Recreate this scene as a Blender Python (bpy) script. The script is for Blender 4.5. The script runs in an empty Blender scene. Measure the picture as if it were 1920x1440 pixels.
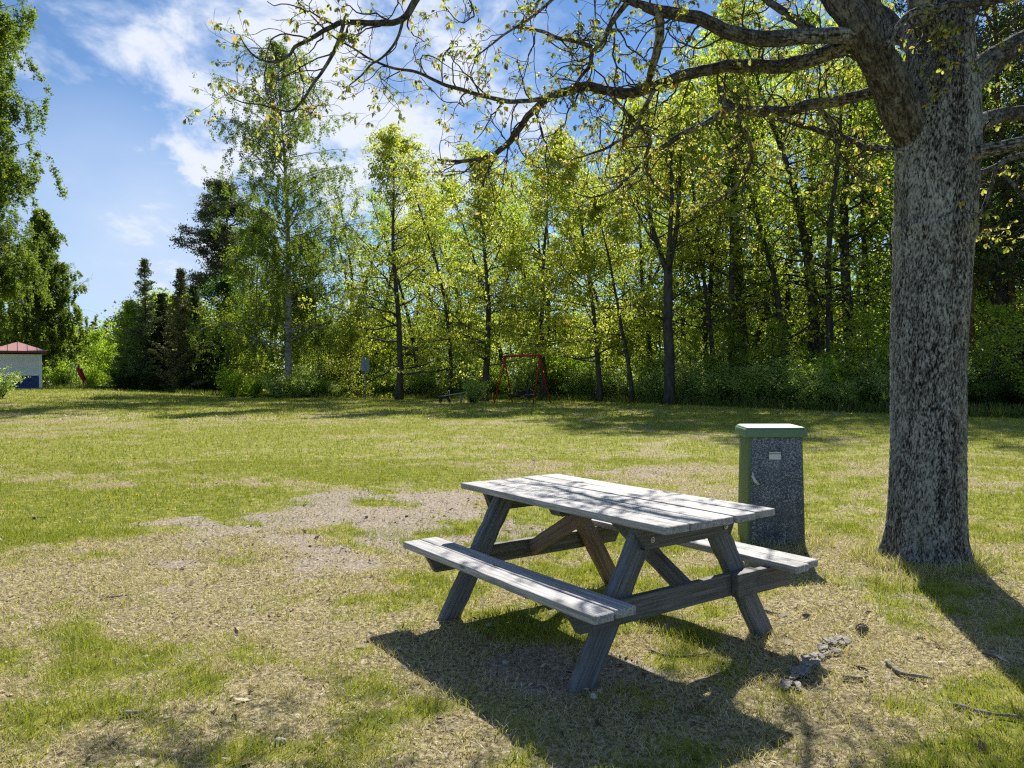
import bpy, math, random
import numpy as np
from mathutils import Vector, Matrix
R = math.radians
# ------------------------------------------------------------------ camera, sky, sun, exposure
SC = bpy.context.scene
COL = SC.collection
CH, PITCH, ROLL, FPX = 1.402, -0.0078, -0.0081, 1403.2
SUN_AZ, SUN_EL = R(15.0), R(40.5)
cd = bpy.data.cameras.new('camera'); cam = bpy.data.objects.new('camera', cd); COL.objects.link(cam)
cd.sensor_fit = 'HORIZONTAL'; cd.sensor_width = 36; cd.lens = FPX / 1920 * 36
cd.clip_start = 0.05; cd.clip_end = 3000
cam.matrix_world = Matrix.Translation((0, 0, CH)) @ Matrix.Rotation(math.pi / 2 + PITCH, 4, 'X') @ Matrix.Rotation(ROLL, 4, 'Z')
SC.camera = cam
SC.view_settings.view_transform = 'Standard'; SC.view_settings.look = 'None'
SC.view_settings.exposure = 0.84; SC.view_settings.gamma = 1
SC.render.engine = 'CYCLES'
cy = SC.cycles
cy.max_bounces = 8; cy.diffuse_bounces = 4; cy.transmission_bounces = 6; cy.glossy_bounces = 2
cy.transparent_max_bounces = 4; cy.caustics_reflective = False; cy.caustics_refractive = False
cy.use_adaptive_sampling = True; cy.adaptive_threshold = 0.012
cy.sample_clamp_indirect = 6
cy.use_denoising = False; cy.pixel_filter_type = 'BLACKMAN_HARRIS'; cy.filter_width = 1.25
try:
    cy.denoiser = 'OPENIMAGEDENOISE'; cy.denoising_prefilter = 'ACCURATE'
except Exception: pass

sd = bpy.data.lights.new('sun', 'SUN'); sun = bpy.data.objects.new('sun', sd); COL.objects.link(sun)
sd.energy = 5.0; sd.angle = R(0.55); sd.color = (1, 0.95, 0.86)
sdir = Vector((math.sin(SUN_AZ) * math.cos(SUN_EL), math.cos(SUN_AZ) * math.cos(SUN_EL), math.sin(SUN_EL)))
sun.rotation_euler = sdir.to_track_quat('Z', 'Y').to_euler()

def px(x, y, d):
    """world point seen in the photograph at (x, y), at depth d metres in front of the camera"""
    X, Y = x - 960, y - 720
    c, s = math.cos(ROLL), math.sin(ROLL)
    X, Y = c * X + s * Y, -s * X + c * Y
    c, s = math.cos(PITCH), math.sin(PITCH)
    v = np.array([X, FPX * c + Y * s, FPX * s - Y * c])
    return v * (d / v[1]) + np.array([0, 0, CH])

def gpx(x, y):
    a = px(x, y, 1.0); k = CH / (CH - a[2])
    return np.array([a[0] * k, k])

class NT:
    """short-hand for building node trees"""
    def __init__(s, nt): s.t = nt; nt.nodes.clear()
    def n(s, typ, ins=None, **kw):
        nd = s.t.nodes.new(typ)
        for k, v in kw.items(): setattr(nd, k, v)
        for k, v in (ins or {}).items():
            sock = nd.inputs[k]
            if isinstance(v, bpy.types.NodeSocket): s.t.links.new(v, sock)
            else: sock.default_value = v
        return nd
    def math(s, op, a, b=0.0, c=None, clamp=False):
        d = {0: a, 1: b}
        if c is not None: d[2] = c
        return s.n('ShaderNodeMath', d, operation=op, use_clamp=clamp).outputs[0]
    def vmath(s, op, a, b=(0, 0, 0)):
        return s.n('ShaderNodeVectorMath', {0: a, 1: b}, operation=op)
    def noise(s, vec, scale, detail=4, rough=0.55, dist=0.0):
        return s.n('ShaderNodeTexNoise', {'Vector': vec, 'Scale': scale, 'Detail': detail, 'Roughness': rough, 'Distortion': dist}).outputs[0]
    def ramp(s, fac, stops, interp='LINEAR'):
        r = s.n('ShaderNodeValToRGB', {0: fac}); cr = r.color_ramp; cr.interpolation = interp
        while len(cr.elements) < len(stops): cr.elements.new(0.5)
        for e, (p, c) in zip(cr.elements, stops):
            e.position = p; e.color = (*c, 1) if len(c) == 3 else c
        return r.outputs[0]
    def mix(s, fac, a, b, blend='MIX'):
        m = s.n('ShaderNodeMix', data_type='RGBA', blend_type=blend)
        for i, v in ((0, fac), (6, a), (7, b)):
            if isinstance(v, bpy.types.NodeSocket): s.t.links.new(v, m.inputs[i])
            else: m.inputs[i].default_value = v if i == 0 else ((*v, 1) if len(v) == 3 else v)
        return m.outputs[2]
    def sstep(s, v, a, b):
        m = s.n('ShaderNodeMapRange', {0: v, 1: a, 2: b}, interpolation_type='SMOOTHSTEP'); return m.outputs[0]

w = bpy.data.worlds.new('World'); SC.world = w; w.use_nodes = True
N = NT(w.node_tree)
sky = N.n('ShaderNodeTexSky', sky_type='NISHITA', sun_disc=False, sun_elevation=SUN_EL, sun_rotation=SUN_AZ,
          air_density=1.0, dust_density=0.0, ozone_density=3.0, altitude=50)
tc = N.n('ShaderNodeTexCoord').outputs['Generated']
sep = N.n('ShaderNodeSeparateXYZ', {0: tc})
zz = N.math('ADD', N.math('MAXIMUM', sep.outputs[2], 0.0), 0.30)
cx = N.math('DIVIDE', sep.outputs[0], zz); cyy = N.math('DIVIDE', sep.outputs[1], zz)
cv = N.n('ShaderNodeCombineXYZ', {0: cx, 1: cyy, 2: 0.0}).outputs[0]
cv2 = N.vmath('MULTIPLY', cv, (1.0, 0.8, 1)).outputs[0]
n1 = N.noise(cv2, 6.5, 10, 0.60, 0.25)
n2 = N.noise(cv2, 2.0, 3, 0.5)
cover = N.math('ADD', N.math('MULTIPLY', N.math('SUBTRACT', n1, .5), 4.2), N.math('MULTIPLY', N.math('SUBTRACT', n2, .5), 1.4))
def blob(x, y, deg, wgt):
    d = px(x, y, 1.0) - np.array([0, 0, CH]); d /= np.linalg.norm(d)
    dt = N.vmath('DOT_PRODUCT', tc, tuple(d)).outputs['Value']
    f = N.sstep(dt, math.cos(R(deg)), 1.0)
    return N.math('MULTIPLY', f, wgt)
for b in ((720, 200, 11, .40), (520, 150, 9, .25), (890, 180, 10, .30), (350, 120, 16, .42), (280, 40, 6, .12), (400, 270, 6, .22), (730, 330, 9, .34), (640, 40, 7, .2),
          (170, 260, 7, -.30), (330, 330, 5, -.25), (1250, 40, 14, -.1), (90, 110, 7, -.2), (430, 20, 5, -.2)):
    cover = N.math('ADD', cover, blob(*b))
cmask = N.sstep(cover, -0.1, 1.0)
veil = N.math('ADD', blob(200, 460, 12, .55), blob(330, 500, 8, .30))
veil = N.math('MULTIPLY', veil, N.math('ADD', 0.7, N.math('MULTIPLY', n1, 0.6)), clamp=True)
cmask = N.math('MAXIMUM', N.math('MULTIPLY', cmask, 0.88), veil)
skycol = N.mix(1.0, sky.outputs[0], (0.78, 0.90, 1.02), 'MULTIPLY')
cloudc = N.mix(N.sstep(cover, 0.2, 1.1), (5.4, 6.5, 8.4), (7.9, 8.2, 8.9))
final = N.mix(cmask, skycol, cloudc)
bg = N.n('ShaderNodeBackground', {0: final, 1: 0.066})
N.n('ShaderNodeOutputWorld', {0: bg.outputs[0]})

# ------------------------------------------------------------------ numeric helpers
def hash3(ix, iy, iz=0, seed=0):
    h = (ix.astype(np.int64) * 374761393 + iy.astype(np.int64) * 668265263 + np.asarray(iz).astype(np.int64) * 2147483647 + seed * 974711) & 0xffffffff
    h = ((h ^ (h >> 13)) * 1274126177) & 0xffffffff
    h = ((h ^ (h >> 16)) * 2246822519) & 0xffffffff
    return ((h ^ (h >> 15)) & 0xffffff) / float(0xffffff)
def vnoise(x, y, seed=0):
    x = np.asarray(x, float); y = np.asarray(y, float)
    ix, iy = np.floor(x), np.floor(y); fx, fy = x - ix, y - iy
    fx = fx * fx * (3 - 2 * fx); fy = fy * fy * (3 - 2 * fy)
    a = hash3(ix, iy, 0, seed); b = hash3(ix + 1, iy, 0, seed); c = hash3(ix, iy + 1, 0, seed); d = hash3(ix + 1, iy + 1, 0, seed)
    return (a * (1 - fx) + b * fx) * (1 - fy) + (c * (1 - fx) + d * fx) * fy
def fbm(x, y, oct=4, seed=0):
    s = 0; a = 1; t = 0
    for o in range(oct):
        s = s + a * vnoise(x * 2 ** o + 17.3 * o, y * 2 ** o - 9.1 * o, seed + o); t += a; a *= 0.5
    return s / t
def ss(v, a, b):
    t = np.clip((v - a) / (b - a), 0, 1); return t * t * (3 - 2 * t)
def worley(x, y, per=None, seed=0):
    """F1, F2 and the id of the nearest cell; x wraps round after per cells"""
    ix, iy = np.floor(x), np.floor(y); f1 = np.full(x.shape, 9.); f2 = f1.copy(); idn = np.zeros(x.shape)
    for dx in (-1, 0, 1):
        for dy in (-1, 0, 1):
            cx_, cy_ = ix + dx, iy + dy; wx = np.mod(cx_, per) if per else cx_
            qx = cx_ + .15 + .7 * hash3(wx, cy_, 0, seed); qy = cy_ + .15 + .7 * hash3(wx, cy_, 1, seed)
            d = np.hypot(qx - x, qy - y); n = d < f1
            f2 = np.where(n, f1, np.minimum(f2, d)); idn = np.where(n, hash3(wx, cy_, 2, seed), idn); f1 = np.where(n, d, f1)
    return f1, f2, idn

def gz(x, y):
    """height of the ground"""
    x = np.asarray(x, float); y = np.asarray(y, float)
    az = np.arctan2(x, np.maximum(y, .1)); d = np.hypot(x, y)
    rise = ss(d, 26, 58) * (0.10 + 0.15 * ss(-az, 0.1, 0.3) + 0.62 * ss(-az, .33, .55))
    bumps = (fbm(x * .9, y * .9, 3, 5) - .5) * .05 * ss(d, 2, 6)
    oak = np.exp(-(((x - 3.03) ** 2 + (y - 5.55) ** 2) / .5)) * .05
    return rise + bumps + oak

def new_mesh(name, V, loops, totals, mat=None, col=None, smooth=True, extra=None):
    me = bpy.data.meshes.new(name); V = np.asarray(V, np.float32)
    me.vertices.add(len(V)); me.vertices.foreach_set('co', V.ravel())
    loops = np.asarray(loops, np.int32).ravel(); totals = np.asarray(totals, np.int32)
    me.loops.add(len(loops)); me.loops.foreach_set('vertex_index', loops)
    me.polygons.add(len(totals)); st = np.concatenate([[0], np.cumsum(totals)[:-1]]).astype(np.int32)
    me.polygons.foreach_set('loop_start', st)
    me.polygons.foreach_set('use_smooth', np.full(len(totals), smooth))
    me.update(calc_edges=True)
    if col is not None:
        a = me.color_attributes.new('Col', 'FLOAT_COLOR', 'POINT')
        c = np.ones((len(V), 4), np.float32); c[:, :col.shape[1]] = col
        a.data.foreach_set('color', c.ravel())
    if mat: me.materials.append(mat)
    return me

def obj(name, me, parent=None, loc=None):
    o = bpy.data.objects.new(name, me); COL.objects.link(o)
    if parent: o.parent = parent
    if loc is not None: o.location = tuple(loc)
    return o
def tag(o, label, cat, group=None, kind=None):
    if label: o['label'] = label
    if cat: o['category'] = cat
    if group: o['group'] = group
    if kind: o['kind'] = kind
    return o
def empty(name, loc, label, cat, group=None, rz=0):
    o = bpy.data.objects.new(name, None); COL.objects.link(o); o.location = tuple(loc); o.rotation_euler = (0, 0, rz)
    return tag(o, label, cat, group)
def dup(root, loc, rz=0, sc=1, label=None):
    r = root.copy(); COL.objects.link(r); r.location = tuple(loc); r.rotation_euler = (0, 0, rz); r.scale = (sc, sc, sc) if not hasattr(sc, '__len__') else sc
    if label: r['label'] = label
    for ch in list(root.children):
        c = ch.copy(); COL.objects.link(c); c.parent = r
        for g in list(ch.children):
            k = g.copy(); COL.objects.link(k); k.parent = c
    return r

class MB:
    """collects shapes for one mesh"""
    def __init__(s): s.V = []; s.L = []; s.T = []; s.C = []; s.n = 0
    def add(s, V, faces=None, loops=None, totals=None, col=None):
        V = np.asarray(V, float).reshape(-1, 3)
        if faces is not None:
            loops = [i for f in faces for i in f]; totals = [len(f) for f in faces]
        s.V.append(V); s.L.append(np.asarray(loops, np.int64).ravel() + s.n); s.T.append(np.asarray(totals)); s.n += len(V)
        if col is not None:
            col = np.asarray(col, float); s.C.append(np.broadcast_to(col, (len(V), 3)) if col.ndim == 1 else col)
        return s
    def tube(s, pts, rad, k=6, cap=True, col=None, disp=None, up=None):
        pts = np.asarray(pts, float); n = len(pts); rad = np.broadcast_to(np.asarray(rad, float), (n,))
        T = np.gradient(pts, axis=0); T /= np.linalg.norm(T, axis=1)[:, None] + 1e-9
        a = np.array([1., 0, 0]) if abs(T[0][0]) < .8 else np.array([0., 1, 0])
        u = a - T[0] * a.dot(T[0]); u /= np.linalg.norm(u); Us = [u]
        for i in range(1, n):
            u = Us[-1] - T[i] * Us[-1].dot(T[i]); Us.append(u / (np.linalg.norm(u) + 1e-9))
        U = np.array(Us); W = np.cross(T, U)
        th = np.arange(k) / k * 2 * math.pi
        rr = rad[:, None] * np.ones(k)
        if disp is not None: rr = rr + disp(th, pts, rad)
        V = pts[:, None, :] + rr[:, :, None] * (np.cos(th)[None, :, None] * U[:, None, :] + np.sin(th)[None, :, None] * W[:, None, :])
        i, j = np.meshgrid(np.arange(n - 1), np.arange(k), indexing='ij'); j2 = (j + 1) % k
        Q = np.stack([i * k + j, i * k + j2, (i + 1) * k + j2, (i + 1) * k + j], -1).reshape(-1, 4)
        L = Q.ravel(); Tt = np.full(len(Q), 4)
        if cap:
            L = np.concatenate([L, np.arange(k)[::-1], (n - 1) * k + np.arange(k)]); Tt = np.concatenate([Tt, [k, k]])
        return s.add(V.reshape(-1, 3), loops=L, totals=Tt, col=col)
    def prism(s, poly, a, b, axis, M=None, col=None):
        """extrude a 2D polygon between a and b along axis (0,1,2); the polygon's coordinates fill the other axes"""
        poly = np.asarray(poly, float); n = len(poly); V = np.zeros((2 * n, 3)); o = [i for i in range(3) if i != axis]
        for q, t in enumerate((a, b)): V[q * n:(q + 1) * n, o] = poly; V[q * n:(q + 1) * n, axis] = t
        F = [list(range(n))[::-1], list(range(n, 2 * n))] + [[i, (i + 1) % n, n + (i + 1) % n, n + i] for i in range(n)]
        if M is not None: V = V @ np.array(M.to_3x3()).T + np.array(M.translation)
        return s.add(V, faces=F, col=col)
    def box(s, c, size, M=None, col=None, bev=0.0):
        c = np.array(c, float); h = np.array(size, float) / 2
        if bev <= 0:
            return s.prism([(c[0] - h[0], c[1] - h[1]), (c[0] + h[0], c[1] - h[1]), (c[0] + h[0], c[1] + h[1]), (c[0] - h[0], c[1] + h[1])], c[2] - h[2], c[2] + h[2], 2, M, col)
        b = bev; V = []; 
        for ax in range(3):
            for sx in (-1, 1):
                for sy in (-1, 1):
                    for sz in (-1, 1):
                        v = np.array([sx, sy, sz]) * (h - b); v[ax] = (sx, sy, sz)[ax] * h[ax]; V.append(c + v)
        V = np.array(V)
        idx = lambda ax, sx, sy, sz: ax * 8 + (sx > 0) * 4 + (sy > 0) * 2 + (sz > 0)
        F = []
        for ax in range(3):
            o = [i for i in range(3) if i != ax]
            for sg in (-1, 1):
                f = []
                for q in ((-1, -1), (1, -1), (1, 1), (-1, 1)):
                    t = [0, 0, 0]; t[ax] = sg; t[o[0]], t[o[1]] = q; f.append(idx(ax, *t))
                F.append(f)
        for ax in range(3):      # edges parallel to ax
            o = [i for i in range(3) if i != ax]
            for q in ((-1, -1), (1, -1), (1, 1), (-1, 1)):
                t = [0, 0, 0]; t[o[0]], t[o[1]] = q; t[ax] = -1; t2 = t[:]; t2[ax] = 1
                F.append([idx(o[0], *t), idx(o[0], *t2), idx(o[1], *t2), idx(o[1], *t)])
        for sx in (-1, 1):
            for sy in (-1, 1):
                for sz in (-1, 1): F.append([idx(0, sx, sy, sz), idx(1, sx, sy, sz), idx(2, sx, sy, sz)])
        cen = c
        G = []
        for f in F:
            P = V[f]; nrm = np.cross(P[1] - P[0], P[2] - P[0])
            G.append(f if nrm.dot(P.mean(0) - cen) > 0 else f[::-1])
        if M is not None: V = V @ np.array(M.to_3x3()).T + np.array(M.translation)
        return s.add(V, faces=G, col=col)
    def mesh(s, name, mat, smooth=False):
        return new_mesh(name, np.concatenate(s.V), np.concatenate(s.L), np.concatenate(s.T), mat, np.concatenate(s.C) if s.C else None, smooth)
    def build(s, name, mat, parent=None, smooth=False):
        return obj(name, s.mesh(name, mat, smooth), parent)

# ------------------------------------------------------------------ materials
def mat(name): 
    m = bpy.data.materials.new(name); m.use_nodes = True; return m, NT(m.node_tree)
def simple(name, c, rough=.6, metal=0, var=.12, scale=8, bump=0, spec=.4):
    m, N = mat(name); tcn = N.n('ShaderNodeTexCoord').outputs['Object']
    n = N.noise(tcn, scale, 6, .6)
    f = N.math('ADD', 1 - var, N.math('MULTIPLY', n, var * 2))
    colr = N.vmath('SCALE', c); N.t.links.new(f, colr.inputs['Scale'])
    ins = {'Base Color': colr.outputs[0], 'Roughness': N.math('ADD', rough - .1, N.math('MULTIPLY', n, .2)), 'Metallic': metal, 'Specular IOR Level': spec}
    if bump: ins['Normal'] = N.n('ShaderNodeBump', {'Strength': bump, 'Distance': .01, 'Height': n}).outputs[0]
    b = N.n('ShaderNodeBsdfPrincipled', ins); N.n('ShaderNodeOutputMaterial', {0: b.outputs[0]}); return m
def leafmat(name, trans=.45, tcol=(1.25, 1.15, .5), rough=.45, spec=.35):
    m, N = mat(name); c = N.n('ShaderNodeVertexColor', layer_name='Col').outputs[0]
    b = N.n('ShaderNodeBsdfPrincipled', {'Base Color': c, 'Roughness': rough, 'Specular IOR Level': spec})
    t = N.n('ShaderNodeBsdfTranslucent', {0: N.mix(1, c, tcol, 'MULTIPLY')})
    mx = N.n('ShaderNodeMixShader', {0: trans, 1: b.outputs[0], 2: t.outputs[0]}); N.n('ShaderNodeOutputMaterial', {0: mx.outputs[0]}); return m
def barkmat(name, a, b, scale=6, stretch=.3, bump=.6):
    m, N = mat(name); o = N.n('ShaderNodeTexCoord').outputs['Object']
    v = N.vmath('MULTIPLY', o, (1, 1, stretch)).outputs[0]
    n = N.noise(v, scale, 8, .65, .3)
    c = N.ramp(n, [(.3, a), (.65, b)])
    s = N.n('ShaderNodeBsdfPrincipled', {'Base Color': c, 'Roughness': .92, 'Specular IOR Level': .2,
        'Normal': N.n('ShaderNodeBump', {'Strength': bump, 'Distance': .03, 'Height': n}).outputs[0]})
    N.n('ShaderNodeOutputMaterial', {0: s.outputs[0]}); return m

LEAF = leafmat('leaf', .62, (1.35, 1.40, .95)); NEEDLE = leafmat('needle', .25, (1, 1, .7), .55); GRASS = leafmat('grass_blade', .38, (1.15, 1.1, .6), .5, .3)
BARK_OAK = barkmat('bark_oak_far', (.022, .018, .015), (.10, .09, .075))
BARK_DARK = barkmat('bark_dark', (.018, .014, .011), (.07, .055, .042))
BARK_BIRCH = barkmat('bark_birch', (.04, .035, .03), (.42, .41, .38), 4, 1.6, .3)
BARK_PINE = barkmat('bark_pine', (.05, .03, .02), (.19, .10, .055))

# oak bark near the camera: colour follows the plate height stored on the mesh
BARK_NEAR, N = mat('bark_oak_near')
o_ = N.n('ShaderNodeTexCoord').outputs['Object']
h_ = N.n('ShaderNodeSeparateColor', {0: N.n('ShaderNodeVertexColor', layer_name='Col').outputs[0]})
v_ = N.vmath('MULTIPLY', o_, (1, 1, .45)).outputs[0]
nf = N.noise(v_, 64, 9, .74, .5); nm = N.noise(v_, 20, 6, .65); nl = N.noise(o_, 2.2, 4, .6)
base = N.mix(N.sstep(N.math('ADD', h_.outputs[0], N.math('MULTIPLY', N.math('SUBTRACT', nf, .5), 1.9)), .30, .95), (.014, .013, .012), (.20, .195, .185))
lich = N.sstep(N.math('ADD', N.math('MULTIPLY', nf, .75), N.math('ADD', N.math('MULTIPLY', nm, .45), N.math('MULTIPLY', nl, .3))), .70, .84)
lich = N.math('MULTIPLY', lich, N.sstep(h_.outputs[0], .25, .8))
base = N.mix(N.math('MULTIPLY', lich, .85), base, (.42, .435, .42))
base = N.mix(N.math('MULTIPLY', h_.outputs[2], .62), base, N.mix(N.sstep(nm, .5, .62), (.032, .024, .019), (.10, .085, .07)))
moss = N.math('MULTIPLY', N.sstep(nl, .52, .68), N.math('MULTIPLY', h_.outputs[1], .6))
base = N.mix(moss, base, (.055, .065, .03))
bh_ = N.math('ADD', N.math('MULTIPLY', nf, .7), N.math('MULTIPLY', nm, .5))
s_ = N.n('ShaderNodeBsdfPrincipled', {'Base Color': base, 'Roughness': .9, 'Specular IOR Level': .2,
    'Normal': N.n('ShaderNodeBump', {'Strength': 1.0, 'Distance': .02, 'Height': bh_}).outputs[0]})
N.n('ShaderNodeOutputMaterial', {0: s_.outputs[0]})

def woodmat(name, tint=(1, 1, 1), dark=1.0, warm=0.0):
    """weathered grey wood; the grain runs along the mesh's local x"""
    m, N = mat(name); o = N.n('ShaderNodeTexCoord').outputs['Object']
    rnd = N.n('ShaderNodeObjectInfo').outputs['Random']
    off = N.n('ShaderNodeCombineXYZ', {0: N.math('MULTIPLY', rnd, 37.), 1: N.math('MULTIPLY', rnd, 11.), 2: 0.}).outputs[0]
    p = N.vmath('ADD', o, off).outputs[0]
    g = N.noise(N.vmath('MULTIPLY', p, (1.3, 55, 55)).outputs[0], 1.6, 8, .62, .35)
    g2 = N.noise(N.vmath('MULTIPLY', p, (4, 190, 190)).outputs[0], 1.5, 5, .6)
    st = N.noise(N.vmath('MULTIPLY', p, (1.6, 7, 7)).outputs[0], 1.4, 5, .6, .5)
    kn = N.n('ShaderNodeTexVoronoi', {'Vector': N.vmath('MULTIPLY', p, (2.6, 9, 9)).outputs[0], 'Scale': 1.0}, feature='F1').outputs['Distance']
    knot = N.math('SUBTRACT', 1.0, N.sstep(kn, .05, .13))
    mixg = N.math('ADD', N.math('MULTIPLY', g, .65), N.math('MULTIPLY', g2, .35))
    c = N.ramp(mixg, [(.30, tuple(.07 * dark * t for t in tint)), (.44, tuple(.25 * dark * t for t in tint)), (.56, tuple(.44 * dark * t for t in tint)), (.72, tuple(.60 * dark * t for t in tint))])
    c = N.mix(N.math('MULTIPLY', N.sstep(st, .50, .72), .55), c, tuple(.14 * dark * t for t in (1.05, .95, .82)))
    if warm: c = N.mix(warm, c, N.ramp(mixg, [(.35, (.07, .025, .01)), (.6, (.28, .13, .05))]))
    c = N.mix(N.math('MULTIPLY', knot, .8), c, (.05, .035, .025))
    b = N.n('ShaderNodeBsdfPrincipled', {'Base Color': c, 'Roughness': .72, 'Specular IOR Level': .35,
        'Normal': N.n('ShaderNodeBump', {'Strength': .55, 'Distance': .004, 'Height': mixg}).outputs[0]})
    N.n('ShaderNodeOutputMaterial', {0: b.outputs[0]}); return m
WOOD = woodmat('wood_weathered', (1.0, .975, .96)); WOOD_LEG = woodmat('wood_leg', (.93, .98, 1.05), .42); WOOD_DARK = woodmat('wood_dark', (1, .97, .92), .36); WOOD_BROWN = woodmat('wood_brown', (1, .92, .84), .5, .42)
STEEL = simple('galvanised', (.5, .5, .5), .4, .9, .1, 30)

# ground
GND, N = mat('ground')
geo = N.n('ShaderNodeNewGeometry').outputs['Position']
a_ = N.n('ShaderNodeSeparateColor', {0: N.n('ShaderNodeVertexColor', layer_name='Col').outputs[0]})
dry, dirt, wood_ = a_.outputs[0], a_.outputs[1], a_.outputs[2]
f1 = N.noise(geo, 38, 8, .7); f2 = N.noise(geo, 7, 6, .6); f3 = N.noise(geo, 1.1, 5, .6); f4 = N.noise(geo, 150, 3, .7)
gcol = N.mix(N.sstep(f2, .38, .66), (.13, .15, .02), (.32, .30, .06))
dcol = N.ramp(f1, [(.34, (.05, .038, .02)), (.47, (.20, .16, .085)), (.60, (.46, .39, .24)), (.70, (.66, .58, .40))])
d_ = N.math('ADD', dry, N.math('MULTIPLY', N.math('SUBTRACT', f1, .5), 1.0))
c = N.mix(N.sstep(N.math('ADD', d_, N.math('MULTIPLY', N.math('SUBTRACT', f3, .5), .5)), .28, .66), gcol, dcol)
scol = N.ramp(N.math('ADD', N.math('MULTIPLY', f1, .6), N.math('MULTIPLY', f4, .4)), [(.36, (.07, .052, .038)), (.46, (.21, .17, .13)), (.54, (.38, .32, .245)), (.66, (.62, .55, .43))])
c = N.mix(N.sstep(N.math('ADD', dirt, N.math('MULTIPLY', N.math('SUBTRACT', f2, .5), .7)), .3, .62), c, scol)
lcol = N.ramp(f1, [(.35, (.03, .035, .01)), (.6, (.13, .13, .04))])
c = N.mix(wood_, c, lcol)
hh = N.math('ADD', N.math('MULTIPLY', f1, .6), N.math('MULTIPLY', f2, .6))
b_ = N.n('ShaderNodeBsdfPrincipled', {'Base Color': c, 'Roughness': .95, 'Specular IOR Level': .1,
    'Normal': N.n('ShaderNodeBump', {'Strength': .8, 'Distance': .03, 'Height': hh}).outputs[0]})
N.n('ShaderNodeOutputMaterial', {0: b_.outputs[0]})

# ------------------------------------------------------------------ ground cover map
def ell(x, y, cx_, cy_, rx, ry, soft=.45):
    """an ellipse on the ground given by its centre and half-axes as seen in the photograph"""
    g = gpx(cx_, cy_); gx = abs(gpx(cx_ + rx, cy_)[0] - g[0]); gy = abs(gpx(cx_, cy_ - ry)[1] - gpx(cx_, cy_ + ry)[1]) / 2
    sk = g[0] / g[1]
    u = ((x - g[0]) - (y - g[1]) * sk) / gx; v = (y - g[1]) / gy
    return 1 - ss(np.sqrt(u * u + v * v), 1 - soft, 1 + soft)
DIRT = [(640, 985, 300, 40, .8), (740, 945, 180, 30, .95), (560, 1035, 230, 24, .7), (620, 1078, 190, 16, .95), (330, 978, 70, 8, .8), (230, 1105, 110, 22, .55), (1010, 1235, 190, 60, .9), (870, 1000, 140, 40, .6),
        (1300, 1250, 120, 40, .5), (1520, 1260, 60, 40, .6), (1780, 1120, 60, 30, .4), (1680, 1110, 60, 14, .5), (760, 1110, 60, 20, .4), (1200, 884, 90, 7, .7), (310, 1400, 130, 30, .4), (120, 848, 60, 5, .5)]
DRYP = [(150, 1120, 330, 80, 1.), (500, 1060, 330, 60, .9), (120, 900, 160, 14, .8), (560, 850, 200, 10, .5), (1050, 1370, 330, 70, .7), (1150, 1200, 160, 40, .4), (1300, 885, 200, 16, .8), (1750, 890, 200, 14, .6), (1650, 1250, 330, 150, .8),
        (500, 1300, 700, 170, .45), (1700, 1010, 200, 30, .4), (60, 790, 120, 6, .5), (800, 840, 160, 7, .5)]
GRN = [(330, 935, 330, 26, 1.), (100, 960, 160, 40, .9), (700, 885, 200, 18, .8), (640, 1030, 60, 14, .5), (70, 1260, 90, 60, .5), (420, 1290, 130, 35, .25), (1560, 1310, 60, 40, .3), (1690, 1290, 70, 20, .8), (1880, 960, 120, 50, .5), (460, 1200, 120, 30, .35), (640, 1180, 80, 20, .3),
       (1560, 960, 90, 40, .4), (1180, 1080, 60, 30, .5)]
def cover(x, y):
    """dryness, bare soil and leaf litter (under the trees) at ground points"""
    d = np.hypot(x, y)
    wx = x + (fbm(x * 1.1, y * 1.1, 3, 31) - .5) * 1.1; wy = y + (fbm(x * 1.1 + 9, y * 1.1, 3, 37) - .5) * 1.3
    big = fbm(x * .55, y * .55, 4, 2); mid = fbm(x * 1.9, y * 1.9, 4, 3); far = fbm(x * .16, y * .3, 4, 8)
    dry = .14 * (1 - ss(d, 5, 9)) + .24 + (big - .5) * 1.0 + (mid - .5) * 1.5 + (fbm(x * 5, y * 5, 4, 21) - .5) * 1.3 + (far - .5) * .9 * ss(d, 7, 14)
    dry = dry - .14 * ss(d, 9, 16)
    for e in DRYP: dry = dry + .5 * e[4] * ell(wx, wy, *e[:4])
    for e in GRN: dry = dry - .75 * e[4] * ell(wx, wy, *e[:4])
    dirt = (mid - .62) * .8 * (1 - ss(d, 8, 14))
    for e in DIRT: dirt = dirt + e[4] * ell(wx, wy, *e[:4]) * (-.35 + 2.3 * fbm(x * 2.6, y * 2.6, 5, 12))
    lim = treeline(x, y)
    wd = ss(d - lim + (big - .5) * 3, -.5, 2.0)
    return np.clip(dry, 0, 1), np.clip(dirt, 0, 1), wd
TL_AZ = np.radians([-50, -34, -30, -27, -24, -20, -16, -8, -2, 2, 6, 12, 18, 24, 30, 40, 55])
TL_D = np.array([70, 70, 80, 80, 58, 55, 51, 50, 47, 44, 42, 37.5, 34, 31, 29, 28, 27]) + .5
def treeline(x, y): return np.interp(np.arctan2(x, np.maximum(y, .01)), TL_AZ, TL_D)

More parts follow.
